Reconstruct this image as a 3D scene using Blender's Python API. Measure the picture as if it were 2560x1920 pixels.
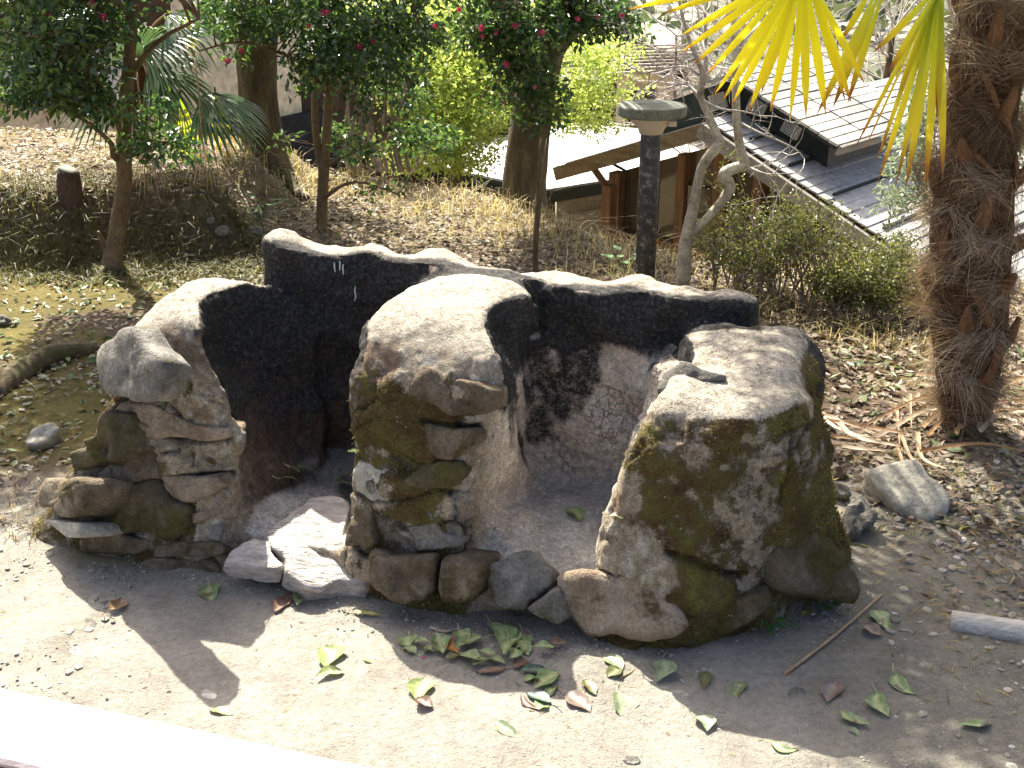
import bpy, math, random
import numpy as np
from mathutils import Vector, Matrix

random.seed(7); rng = np.random.default_rng(11)
scene = bpy.context.scene
for o in list(bpy.data.objects): bpy.data.objects.remove(o)
COL = scene.collection

# ------------------------------------------------------------------ camera, sky, sun, exposure
CAMZ, PITCH, FPX = 1.70, math.radians(22.0), 3000.0
cam_d = bpy.data.cameras.new('camera'); cam = bpy.data.objects.new('camera', cam_d); COL.objects.link(cam)
cam_d.sensor_width = 36.0; cam_d.lens = 36.0 * FPX / 2560.0
cam_d.clip_start = 0.05; cam_d.clip_end = 1000
cam.location = (0, 0, CAMZ); cam.rotation_euler = (math.radians(90) - PITCH, 0, 0)
scene.camera = cam

SUN_EL = math.radians(50); SUN_H = np.array([0.34, -0.94])           # horizontal travel of the light
SUN_H = SUN_H / np.linalg.norm(SUN_H)
world = bpy.data.worlds.new('World'); scene.world = world; world.use_nodes = True
wn = world.node_tree; bg = wn.nodes['Background']
sky = wn.nodes.new('ShaderNodeTexSky'); sky.sky_type = 'NISHITA'; sky.sun_disc = False
sky.sun_elevation = SUN_EL; sky.sun_rotation = math.atan2(-SUN_H[0], -SUN_H[1])
sky.dust_density = 5.5; sky.ozone_density = 0.3; sky.air_density = 0.65
wn.links.new(sky.outputs[0], bg.inputs[0]); bg.inputs[1].default_value = 0.11
sl = bpy.data.lights.new('sun', 'SUN'); sun = bpy.data.objects.new('sun', sl); COL.objects.link(sun)
sl.energy = 5.0; sl.angle = math.radians(0.55); sl.color = (1.0, 0.94, 0.82)
sun.rotation_euler = Vector((SUN_H[0] * math.cos(SUN_EL), SUN_H[1] * math.cos(SUN_EL), -math.sin(SUN_EL))).to_track_quat('-Z', 'Y').to_euler()
vs = scene.view_settings; vs.view_transform = 'Standard'; vs.look = 'None'; vs.gamma = 1; vs.use_curve_mapping = False
vs.exposure = 1.64
scene.cycles.max_bounces = 8; scene.cycles.diffuse_bounces = 4; scene.cycles.transmission_bounces = 6
scene.cycles.use_denoising = True

# ------------------------------------------------------------------ helpers
CP, SP = math.cos(PITCH), math.sin(PITCH)
K = 2560.0 / 2212.0                                                    # first views were 2212 wide
def ray(px, py):
    a = (px - 1280.0) / FPX; b = (960.0 - py) / FPX
    return np.array([a, CP + b * SP, -SP + b * CP])
CAM = np.array([0, 0, CAMZ])
def at(px, py, Y): d = ray(px, py); return CAM + d * (Y / d[1])
def atz(px, py, z=0.0): d = ray(px, py); return CAM + d * ((z - CAMZ) / d[2])
def D(x, y): return (x * K, y * K)
def z1(x, y): return (x * .3888, y * .3888)
def z2(x, y): return (850 + x * .3888, y * .3888)
def z3(x, y): return (1700 + x * .3888, y * .3888)

def _hash(ix, iy, iz, seed):
    h = (ix * 374761393 + iy * 668265263 + iz * 2147483647 + seed * 974711) & 0xFFFFFFFF
    h = ((h ^ (h >> 13)) * 1274126177) & 0xFFFFFFFF
    h = h ^ (h >> 16)
    return (h & 0xFFFF) / 65535.0
def vnoise(P, s=1.0, seed=0):
    P = np.atleast_2d(P) * s; f0 = np.floor(P).astype(np.int64); f = P - f0; f = f * f * (3 - 2 * f)
    r = 0
    for dx in (0, 1):
        for dy in (0, 1):
            for dz in (0, 1):
                w = (f[:, 0] if dx else 1 - f[:, 0]) * (f[:, 1] if dy else 1 - f[:, 1]) * (f[:, 2] if dz else 1 - f[:, 2])
                r = r + w * _hash(f0[:, 0] + dx, f0[:, 1] + dy, f0[:, 2] + dz, seed)
    return r * 2 - 1
def fbm(P, s=1.0, o=4, seed=0, g=.5):
    r = 0; a = 1.0; t = 0
    for i in range(o):
        r = r + a * vnoise(P, s * 2 ** i, seed + i * 17); t += a; a *= g
    return r / t
def fbm2(x, y, s=1.0, o=4, seed=0): return fbm(np.stack([x, y, np.zeros_like(x)], 1), s, o, seed)
def sstep(a, b, x): t = np.clip((x - a) / (b - a), 0, 1); return t * t * (3 - 2 * t)

class Geo:
    def __init__(s): s.V = []; s.F = []; s.n = 0; s.A = []
    def add(s, V, F, rnd=None):
        V = np.asarray(V, float).reshape(-1, 3)
        for f in (F if isinstance(F, (list, tuple)) and len(F) and isinstance(F[0], np.ndarray) else [np.asarray(F, int)]):
            if len(f): s.F.append(f + s.n)
        s.V.append(V); s.n += len(V)
        if rnd is None: rnd = np.full(len(V), random.random())
        s.A.append(np.broadcast_to(np.asarray(rnd, float), (len(V),)))
    def box(s, c, h, M=None, rnd=None):
        V = np.array([[x, y, z] for x in (-1, 1) for y in (-1, 1) for z in (-1, 1)], float) * np.asarray(h)
        if M is not None: V = V @ np.asarray(M).T
        s.add(V + np.asarray(c), [[0, 1, 3, 2], [4, 6, 7, 5], [0, 4, 5, 1], [2, 3, 7, 6], [0, 2, 6, 4], [1, 5, 7, 3]], rnd)
    def tube(s, P, R, sides=8, amp=0.0, sub=3, cap=True, seed=0, freq=6):
        P, R = smooth_path(P, R, sub)
        n = len(P); T = np.gradient(P, axis=0); T /= np.linalg.norm(T, axis=1)[:, None] + 1e-9
        ref = np.array([0, 0, 1.0]) if abs(T[0][2]) < .9 else np.array([1.0, 0, 0])
        U = np.cross(ref, T[0]); U /= np.linalg.norm(U); V = []
        an = np.linspace(0, 2 * math.pi, sides, endpoint=False)
        for i in range(n):
            U = U - T[i] * U.dot(T[i]); U /= np.linalg.norm(U) + 1e-9; W = np.cross(T[i], U)
            V.append(P[i] + R[i] * (np.cos(an)[:, None] * U + np.sin(an)[:, None] * W))
        V = np.array(V)
        if amp:
            d = V - P[:, None]; q = V.reshape(-1, 3) * np.array([1, 1, .5])
            V = V + d * (fbm(q, freq, 3, seed)[:, None].reshape(n, sides, 1) * amp)
        V = V.reshape(-1, 3); i = np.arange(n - 1)[:, None] * sides; j = np.arange(sides)[None]; k = (j + 1) % sides
        F = np.stack([i + j, i + k, i + k + sides, i + j + sides], -1).reshape(-1, 4)
        fs = [F]
        if cap:
            V = np.vstack([V, P[0], P[-1]]); a = np.arange(sides); b = (a + 1) % sides
            fs.append(np.stack([b, a, np.full(sides, n * sides)], 1)); fs.append(np.stack([a + (n - 1) * sides, b + (n - 1) * sides, np.full(sides, n * sides + 1)], 1))
        s.add(V, fs)
def smooth_path(P, R, sub):
    P = np.asarray(P, float); R = np.broadcast_to(np.asarray(R, float), (len(P),)) if np.ndim(R) else np.full(len(P), R)
    if sub <= 1 or len(P) < 3: return P, R
    Q = np.vstack([2 * P[0] - P[1], P, 2 * P[-1] - P[-2]]); o = []; r = []
    for i in range(1, len(Q) - 2):
        for t in np.linspace(0, 1, sub, endpoint=False):
            a, b, c, d = Q[i - 1], Q[i], Q[i + 1], Q[i + 2]
            o.append(.5 * (2 * b + (c - a) * t + (2 * a - 5 * b + 4 * c - d) * t * t + (3 * b - a - 3 * c + d) * t ** 3))
            r.append(R[i - 1] * (1 - t) + R[i] * t)
    o.append(P[-1]); r.append(R[-1]); return np.array(o), np.array(r)

WLOC = {}
def meshdata(name, geo, mats, smooth=True, cols=None, base=(0, 0, 0)):
    V = np.concatenate(geo.V) - np.asarray(base); me = bpy.data.meshes.new(name)
    me.vertices.add(len(V)); me.vertices.foreach_set('co', V.astype(np.float32).ravel())
    L = np.concatenate([f.ravel() for f in geo.F]); sz = np.concatenate([np.full(len(f), f.shape[1]) for f in geo.F])
    me.loops.add(len(L)); me.loops.foreach_set('vertex_index', L.astype(np.int32))
    me.polygons.add(len(sz)); st = np.concatenate([[0], np.cumsum(sz)[:-1]])
    me.polygons.foreach_set('loop_start', st.astype(np.int32))
    me.update(calc_edges=True)
    me.polygons.foreach_set('use_smooth', np.full(len(sz), smooth))
    a = me.attributes.new('rnd', 'FLOAT', 'POINT'); a.data.foreach_set('value', np.concatenate(geo.A).astype(np.float32))
    for k, c in (cols or {}).items():
        if c.ndim == 1: a = me.attributes.new(k, 'FLOAT', 'POINT'); a.data.foreach_set('value', c.astype(np.float32))
        else:
            a = me.attributes.new(k, 'FLOAT_COLOR', 'POINT')
            a.data.foreach_set('color', np.concatenate([c, np.ones((len(c), 1))], 1).astype(np.float32).ravel())
    for m in (mats if isinstance(mats, (list, tuple)) else [mats]): me.materials.append(m)
    me.update(); return me
def tag(o, label=None, cat=None, group=None, kind=None):
    if label: o['label'] = label
    if cat: o['category'] = cat
    if group: o['group'] = group
    if kind: o['kind'] = kind
    return o
def link(name, me, parent=None, loc=None):
    o = bpy.data.objects.new(name, me); COL.objects.link(o)
    if parent is not None: o.parent = parent
    if loc is not None: o.location = loc
    return o
def thing(name, label, cat, loc, group=None, kind=None):
    o = link(name, None, loc=loc); WLOC[o.name] = np.asarray(loc, float); o.empty_display_size = .1
    return tag(o, label, cat, group, kind)
def part(name, geo, mat, parent, smooth=True, cols=None, label=None, kind=None):
    b = WLOC[parent.name]; o = link(name, meshdata(name, geo, mat, smooth, cols, b), parent); WLOC[o.name] = b
    if label: o['label'] = label
    if kind: o['kind'] = kind
    return o
def single(name, geo, mat, label, cat, loc, group=None, smooth=True, cols=None):
    o = link(name, meshdata(name, geo, mat, smooth, cols, loc), loc=loc); WLOC[o.name] = np.asarray(loc, float)
    return tag(o, label, cat, group)
def stuff(name, geo, mat, label, cat, smooth=False, cols=None):
    o = link(name, meshdata(name, geo, mat, smooth, cols)); return tag(o, label, cat, None, 'stuff')
def structure(name, geo, mat, smooth=True, cols=None, label=None):
    o = link(name, meshdata(name, geo, mat, smooth, cols)); return tag(o, label, None, None, 'structure')

# ------------------------------------------------------------------ materials
def newmat(name):
    m = bpy.data.materials.new(name); m.use_nodes = True; nt = m.node_tree
    return m, nt, nt.nodes['Principled BSDF']
def node(nt, t, ins=None, **kw):
    n = nt.nodes.new(t)
    for k, v in kw.items(): setattr(n, k, v)
    for k, v in (ins or {}).items():
        if hasattr(v, 'is_output'): nt.links.new(v, n.inputs[k])
        else: n.inputs[k].default_value = v
    return n
def c4(c): return (c[0], c[1], c[2], 1)
def ramp(nt, fac, stops, interp='LINEAR'):
    r = nt.nodes.new('ShaderNodeValToRGB'); r.color_ramp.interpolation = interp; e = r.color_ramp.elements
    while len(e) < len(stops): e.new(.5)
    for i, (p, c) in enumerate(stops): e[i].position = p; e[i].color = c4(c)
    nt.links.new(fac, r.inputs[0]); return r.outputs[0]
def coords(nt): return nt.nodes.new('ShaderNodeTexCoord').outputs['Object']
def noise_n(nt, vec, scale, detail=5, rough=.6, out='Fac'):
    return node(nt, 'ShaderNodeTexNoise', {'Vector': vec, 'Scale': scale, 'Detail': detail, 'Roughness': rough}).outputs[out]
def mix(nt, fac, a, b, mode='MIX'):
    n = nt.nodes.new('ShaderNodeMix'); n.data_type = 'RGBA'; n.blend_type = mode
    for i, v in ((0, fac), (6, a), (7, b)):
        if hasattr(v, 'is_output'): nt.links.new(v, n.inputs[i])
        else: n.inputs[i].default_value = v if i == 0 else c4(v)
    return n.outputs[2]
def attr(nt, name, out='Color'): n = nt.nodes.new('ShaderNodeAttribute'); n.attribute_name = name; return n.outputs[out]
def bump(nt, bsdf, h, strength=.5, dist=.01):
    b = node(nt, 'ShaderNodeBump', {'Height': h, 'Strength': strength, 'Distance': dist}); nt.links.new(b.outputs[0], bsdf.inputs['Normal']); return b
def math_n(nt, op, a, b=0.0):
    n = nt.nodes.new('ShaderNodeMath'); n.operation = op
    for i, v in enumerate((a, b)):
        if hasattr(v, 'is_output'): nt.links.new(v, n.inputs[i])
        else: n.inputs[i].default_value = v
    return n.outputs[0]

def mat_vcol(name, s1, s2, lo, hi, bdist, bstr=.7, rough=.95, pebble=0):
    """colour from the vertex colour, with grain and relief from noise"""
    m, nt, b = newmat(name); v = coords(nt)
    n1 = noise_n(nt, v, s1, 6, .7); n2 = noise_n(nt, v, s2, 4, .7)
    g = ramp(nt, n1, [(.28, (lo,) * 3), (.5, (1, 1, 1)), (.72, (hi,) * 3)])
    g2 = ramp(nt, n2, [(.3, (.72,) * 3), (.5, (1, 1, 1)), (.7, (1.3,) * 3)])
    c = mix(nt, 1.0, attr(nt, 'col'), g, 'MULTIPLY'); c = mix(nt, 1.0, c, g2, 'MULTIPLY')
    nt.links.new(c, b.inputs['Base Color']); b.inputs['Roughness'].default_value = rough; b.inputs['Specular IOR Level'].default_value = .2
    h = math_n(nt, 'ADD', n1, math_n(nt, 'MULTIPLY', n2, .5)); bump(nt, b, h, bstr, bdist); return m
def ground_mat():
    m, nt, b = newmat('ground_earth'); v = coords(nt)
    n0 = noise_n(nt, v, 7, 5, .65); n1 = noise_n(nt, v, 55, 6, .75); n2 = noise_n(nt, v, 300, 4, .7); vo = node(nt, 'ShaderNodeTexVoronoi', {'Vector': v, 'Scale': 130.0}); vo2 = node(nt, 'ShaderNodeTexVoronoi', {'Vector': v, 'Scale': 46.0})
    c = mix(nt, 1, attr(nt, 'col'), ramp(nt, n0, [(.3, (.78, .77, .75)), (.5, (1, 1, 1)), (.7, (1.16, 1.15, 1.12))]), 'MULTIPLY')
    c = mix(nt, 1, c, ramp(nt, n1, [(.3, (.74,) * 3), (.5, (1,) * 3), (.7, (1.2,) * 3)]), 'MULTIPLY'); c = mix(nt, 1, c, ramp(nt, n2, [(.3, (.75,) * 3), (.5, (1,) * 3), (.7, (1.25,) * 3)]), 'MULTIPLY')
    k = math_n(nt, 'MULTIPLY', ramp(nt, vo2.outputs['Distance'], [(.13, (1, 1, 1)), (.2, (0, 0, 0))]), ramp(nt, noise_n(nt, v, 31, 2), [(.52, (0, 0, 0)), (.58, (1, 1, 1))]))
    c = mix(nt, math_n(nt, 'MULTIPLY', k, .7), c, mix(nt, vo2.outputs['Color'], (.16, .145, .12), (.44, .42, .37)))
    nt.links.new(c, b.inputs['Base Color']); b.inputs['Roughness'].default_value = .95; b.inputs['Specular IOR Level'].default_value = .15
    h = math_n(nt, 'ADD', math_n(nt, 'ADD', n1, math_n(nt, 'MULTIPLY', n2, .45)), math_n(nt, 'MULTIPLY', k, .35)); h = math_n(nt, 'ADD', h, math_n(nt, 'MULTIPLY', ramp(nt, vo.outputs['Distance'], [(.1, (1, 1, 1)), (.4, (0, 0, 0))]), .18)); h = math_n(nt, 'ADD', h, math_n(nt, 'MULTIPLY', n0, 1.6))
    bump(nt, b, h, .9, .011); return m
def mat_noise(name, stops, s=8, detail=6, bdist=.01, bstr=.6, rough=.85, stretch=(1, 1, 1), spec=.3, s2=None, moss=None):
    m, nt, b = newmat(name); v = coords(nt)
    mp = node(nt, 'ShaderNodeMapping', {'Vector': v, 'Scale': stretch}).outputs[0]
    n1 = noise_n(nt, mp, s, detail, .65); c = ramp(nt, n1, stops)
    n2 = noise_n(nt, mp, s2 or s * 7, 4, .7)
    c = mix(nt, 1.0, c, ramp(nt, n2, [(.3, (.65,) * 3), (.5, (1,) * 3), (.72, (1.4,) * 3)]), 'MULTIPLY')
    if moss:
        n3 = noise_n(nt, v, moss[1], 5, .7); k = ramp(nt, n3, [(moss[2], (0, 0, 0)), (moss[2] + .1, (1, 1, 1))])
        mc = ramp(nt, noise_n(nt, v, 60, 3), [(.3, tuple(x * .45 for x in moss[0])), (.65, moss[0])]); c = mix(nt, k, c, mc)
    nt.links.new(c, b.inputs['Base Color']); b.inputs['Roughness'].default_value = rough; b.inputs['Specular IOR Level'].default_value = spec
    bump(nt, b, math_n(nt, 'ADD', n1, math_n(nt, 'MULTIPLY', n2, .6)), bstr, bdist); return m
def mat_leaf(name, stops, trans=.4, rough=.35, tcol=1.5, spec=.5, at='rnd'):
    m, nt, b = newmat(name); c = ramp(nt, attr(nt, at, 'Fac'), stops)
    nt.links.new(c, b.inputs['Base Color']); b.inputs['Roughness'].default_value = rough; b.inputs['Specular IOR Level'].default_value = spec
    tr = nt.nodes.new('ShaderNodeBsdfTranslucent'); tc = mix(nt, 1.0, c, (tcol, tcol, tcol * .7), 'MULTIPLY'); nt.links.new(tc, tr.inputs[0])
    mx = nt.nodes.new('ShaderNodeMixShader'); mx.inputs[0].default_value = trans
    nt.links.new(b.outputs[0], mx.inputs[1]); nt.links.new(tr.outputs[0], mx.inputs[2])
    nt.links.new(mx.outputs[0], nt.nodes['Material Output'].inputs[0]); return m
def mat_plain(name, c, rough=.6, spec=.4, metal=0):
    m, nt, b = newmat(name); b.inputs['Base Color'].default_value = c4(c); b.inputs['Roughness'].default_value = rough
    b.inputs['Specular IOR Level'].default_value = spec; b.inputs['Metallic'].default_value = metal; return m

M = {}
M['ground'] = ground_mat()
M['litter'] = mat_leaf('dead_leaves', [(0, (.05, .03, .018)), (.25, (.13, .085, .05)), (.5, (.22, .16, .11)), (.75, (.30, .25, .19)), (1, (.20, .21, .10))], .15, .6)
M['greenlitter'] = mat_leaf('fallen_green_leaves', [(0, (.05, .085, .025)), (.6, (.13, .19, .07)), (1, (.26, .30, .16))], .2, .5)
M['straw'] = mat_leaf('dry_straw', [(0, (.12, .09, .04)), (.35, (.36, .28, .14)), (.75, (.60, .50, .28)), (.9, (.38, .31, .16)), (1, (.32, .37, .09))], .35, .6)
M['bankgrass'] = mat_leaf('bank_grass', [(0, (.05, .05, .014)), (.6, (.13, .125, .032)), (.9, (.20, .19, .06)), (1, (.30, .26, .14))], .35, .6)
M['camellia'] = mat_leaf('camellia_leaf', [(0, (.016, .036, .013)), (.5, (.036, .078, .022)), (.85, (.075, .13, .032)), (1, (.16, .22, .055))], .38, .28, 2.4, .9)
M['lime'] = mat_leaf('lime_leaf', [(0, (.15, .22, .05)), (.5, (.32, .39, .11)), (1, (.50, .54, .20))], .6, .4, 1.5)
M['shrubleaf'] = mat_leaf('shrub_leaf', [(0, (.035, .05, .014)), (.5, (.085, .10, .028)), (1, (.19, .19, .05))], .45, .4)
M['paleleaf'] = mat_leaf('pale_leaf', [(0, (.12, .18, .10)), (1, (.38, .44, .33))], .3, .2, 1.2, .8)
M['farleaf'] = mat_leaf('distant_leaf', [(0, (.03, .05, .03)), (.5, (.07, .09, .05)), (1, (.13, .14, .08))], .3, .5)
M['greenpalm'] = mat_leaf('green_palm_blade', [(0, (.04, .085, .04)), (.7, (.09, .16, .065)), (1, (.18, .26, .09))], .25, .28, 1.4, .8)
def mat_palm(name, stops, trans):
    m = mat_leaf(name, stops, trans, .35, 1.35, .5, 'along'); nt = m.node_tree
    rp = [n for n in nt.nodes if n.type == 'VALTORGB'][0]; src = rp.inputs[0].links[0].from_socket
    v = coords(nt); n1 = noise_n(nt, node(nt, 'ShaderNodeMapping', {'Vector': v, 'Scale': (1, 1, .5)}).outputs[0], 22, 4, .6)
    s = math_n(nt, 'ADD', src, math_n(nt, 'MULTIPLY', math_n(nt, 'SUBTRACT', n1, .5), .28)); nt.links.new(s, rp.inputs[0]); return m
M['yellowblade'] = mat_palm('yellow_palm_blade', [(0, (.66, .66, .03)), (.55, (.80, .73, .03)), (.88, (.78, .64, .03)), (.96, (.50, .22, .02)), (1, (.22, .07, .015))], .72)
M['oldblade'] = mat_palm('aging_palm_blade', [(0, (.34, .44, .03)), (.4, (.52, .54, .04)), (.75, (.64, .52, .03)), (.9, (.32, .13, .02)), (1, (.16, .07, .02))], .62)
M['petiole'] = mat_noise('palm_stalk', [(.3, (.16, .09, .03)), (.7, (.30, .19, .07))], 10, rough=.5)
M['drystalk'] = mat_noise('dry_stalk', [(.3, (.28, .16, .08)), (.7, (.50, .36, .22))], 14, rough=.5)
M['stub'] = mat_noise('old_leaf_base', [(.3, (.10, .045, .018)), (.7, (.20, .10, .045))], 14, rough=.7)
M['fibre'] = mat_leaf('palm_fibre', [(0, (.07, .036, .017)), (.45, (.19, .12, .072)), (.8, (.34, .26, .19)), (1, (.52, .45, .38))], .35, .6)
M['palmcore'] = mat_noise('palm_trunk_core', [(.3, (.03, .014, .006)), (.55, (.09, .045, .018)), (.75, (.15, .085, .04))], 14, stretch=(1, 1, 2.5), bdist=.03, rough=.9)
M['bark'] = mat_noise('brown_bark', [(.3, (.045, .032, .018)), (.55, (.12, .09, .05)), (.75, (.20, .16, .09))], 16, stretch=(1, 1, .22), bdist=.02, rough=.9, moss=((.09, .09, .025), 3, .52))
M['smoothbark'] = mat_noise('smooth_tan_bark', [(.3, (.10, .065, .032)), (.6, (.19, .13, .068)), (.8, (.30, .23, .14))], 12, stretch=(1, 1, .4), bdist=.006, rough=.8)
M['palebark'] = mat_noise('pale_lichen_bark', [(.3, (.16, .13, .09)), (.5, (.38, .34, .26)), (.7, (.58, .55, .46))], 14, bdist=.006, rough=.85)
M['twig'] = mat_noise('bare_twig', [(.3, (.14, .11, .09)), (.7, (.36, .30, .25))], 9, rough=.8)
M['greytwig'] = mat_noise('grey_twig', [(.3, (.28, .25, .22)), (.7, (.52, .48, .43))], 9, rough=.7)
M['petal'] = mat_leaf('pink_petal', [(0, (.34, .012, .075)), (1, (.52, .05, .16))], .25, .5)
M['stamen'] = mat_plain('yellow_stamen', (.7, .45, .05))
M['fallen_green'] = None

# ------------------------------------------------------------------ terrain
def terrain_z(x, y):
    x = np.asarray(x, float); y = np.asarray(y, float)
    z = fbm2(x, y, .9, 3, 5) * .03 * sstep(3.4, 5, y) + fbm2(x, y, 3.0, 3, 9) * .012
    # raised bank on the left, its face curving back round its right end
    edge = 5.72 + .10 * np.sin(x * 3.1) + .05 * np.sin(x * 9)
    up = sstep(0, .38, y - edge) * (1 - sstep(-1.62, -1.28, x + .06 * np.sin(y * 7)))
    z = z + up * (.34 - .06 * (y - 6.4).clip(0, 6)) + (1 - sstep(-1.62, -1.28, x)) * sstep(-2.2, -3.2, x) * 0
    # gentle rise between bank and big trunk
    z = z + .03 * (y - 5.5).clip(0, 3) * (1 - sstep(-.9, .6, x)) * (1 - up)
    # slope falling to the houses: crest line
    xs = np.array([-60, -5, -3.2, -1.3, 0, .46, 1.0, 2.5, 4, 60]); ys = np.array([8.7, 8.7, 8.3, 7.65, 7.0, 6.2, 5.7, 5.2, 5.1, 5.1])
    d = y - np.interp(x, xs, ys)
    drop = np.where(d > 0, np.minimum(d * .62 * sstep(0, .6, d), 3.2), 0)
    z = z - np.minimum(drop, 3.1)
    far = sstep(30, 110, y); z = z + far * 16 + sstep(12, 40, y) * fbm2(x, y, .08, 3, 3) * .8
    # foot of the hearth: small mounds, right-hand soil rising a little
    z = z + .035 * sstep(.9, 1.6, x) * (1 - sstep(3.4, 4.4, y)) * sstep(2.0, 3.0, y)
    return z
def tz(x, y): return float(terrain_z(np.array([x]), np.array([y]))[0])
def ground_at(px, py):
    """first point of the view ray on the terrain"""
    d = ray(px, py); t = np.linspace(1.5, 40, 3000); P = CAM + t[:, None] * d
    below = P[:, 2] < terrain_z(P[:, 0], P[:, 1]); i = int(np.argmax(below)) if below.any() else len(t) - 1
    return P[i]

def grid_lines(c, s, dt, n0, n1): t = np.arange(-n0, n1 + 1) * dt; return c + s * np.sinh(t)
gx = grid_lines(0, 1.5, .0135, 330, 330); gy = grid_lines(2.6, 1.3, .0135, 170, 380)
X, Y = np.meshgrid(gx, gy); xf, yf = X.ravel(), Y.ravel()
Z = terrain_z(xf, yf)
near = (1 - sstep(3.5, 7, yf)) * (np.abs(xf) < 4)
P3 = np.stack([xf, yf, Z * 0], 1)
fine = np.zeros(len(xf)); sel = (np.abs(xf) < 4) & (yf < 7)
fine[sel] = fbm(P3[sel], 5, 5, 21) * .007 + np.maximum(fbm(P3[sel], 38, 2, 4), .25) * .008 + sstep(1.1, 1.9, xf[sel]) * fbm(P3[sel], 22, 3, 8) * .012
Z = Z + fine * near
nx_, ny_ = len(gx), len(gy)
I = (np.arange(ny_ - 1)[:, None] * nx_ + np.arange(nx_ - 1)[None]).ravel()
g = Geo(); g.add(np.stack([xf, yf, Z], 1), np.stack([I, I + 1, I + nx_ + 1, I + nx_], 1))
# earth colours: pale trodden dirt in front, moss at left, brown mould behind, straw soil on the slope
n1 = fbm2(xf, yf, 1.3, 4, 31); n2 = fbm2(xf, yf, 5, 4, 41); n3 = fbm2(xf, yf, .5, 3, 51)
dirt = np.array([.305, .284, .240]); dark = np.array([.20, .186, .152]); mould = np.array([.13, .095, .065]); mossc = np.array([.125, .105, .034]); straw = np.array([.25, .205, .12])
col = dirt + n2[:, None] * np.array([.035, .035, .035])
w = sstep(.35, 1.0, xf) * (1 - sstep(3.0, 3.6, yf)); col = col * (1 - w[:, None] * .75) + dark * (w[:, None] * .75)
w = sstep(3.2, 3.8, yf + n1 * .3); col = col * (1 - w[:, None]) + mould * w[:, None]
mossmask = sstep(-.05, .25, n1 + .25 * n2 + .2) * sstep(3.35, 3.7, yf) * (1 - sstep(5.6, 6.0, yf)) * (1 - sstep(-1.5, -1.0, xf))
mossmask = np.maximum(mossmask, sstep(.1, .4, n1 + n2 * .3) * sstep(1.05, 1.4, xf) * sstep(3.6, 4.0, yf) * (1 - sstep(4.4, 4.9, yf)) * .8)
mossmask = np.maximum(mossmask, .8 * (1 - sstep(.02, .16, np.abs(yf - (2.99 - .29 * (xf + 1.2))))) * (1 - sstep(-.85, -.6, xf)) * sstep(-1.35, -1.2, xf) * sstep(-.1, .3, n2 + .1))
w = mossmask[:, None]; col = col * (1 - w) + mossc * (1 + .35 * n2[:, None]) * w
w = (sstep(5.9, 6.6, yf + n1 * .4) * sstep(-6, -1.2, xf + .5 * (yf - 7)))[:, None] * .8; col = col * (1 - w) + straw * w
w = (sstep(14, 30, yf))[:, None]; farc = np.array([.10, .11, .07]) + sstep(-.1, .3, n3)[:, None] * np.array([.2, .18, .17]); col = col * (1 - w) + farc * w
structure('ground', g, M['ground'], True, {'col': np.clip(col, .01, .9)})

# ------------------------------------------------------------------ the clay hearth (kamado)
KO = np.array([-.27, 2.69]); KU = np.array([.956, -.292]); KV = np.array([.292, .956])
def k2w(u, v, h): return np.stack([KO[0] + u * KU[0] + v * KV[0], KO[1] + u * KU[1] + v * KV[1], h + np.zeros_like(u)], -1)
def w2k(P): d = P[..., :2] - KO; return d @ KU, d @ KV, P[..., 2]
def smin(a, b, k): h = np.clip(.5 + .5 * (b - a) / k, 0, 1); return b + (a - b) * h - k * h * (1 - h)
def smax(a, b, k): return -smin(-a, -b, k)
def pier(u, v, h, hk, lo, hi, vf, vb, top, k=.07, kt=.08):
    lo_, hi_, vf_ = np.interp(h, hk, lo), np.interp(h, hk, hi), np.interp(h, hk, vf)
    d = smax(smax(lo_ - u, u - hi_, k), smax(vf_ - v, v - vb, k), k)
    return smax(d, h - top, kt)
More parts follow.
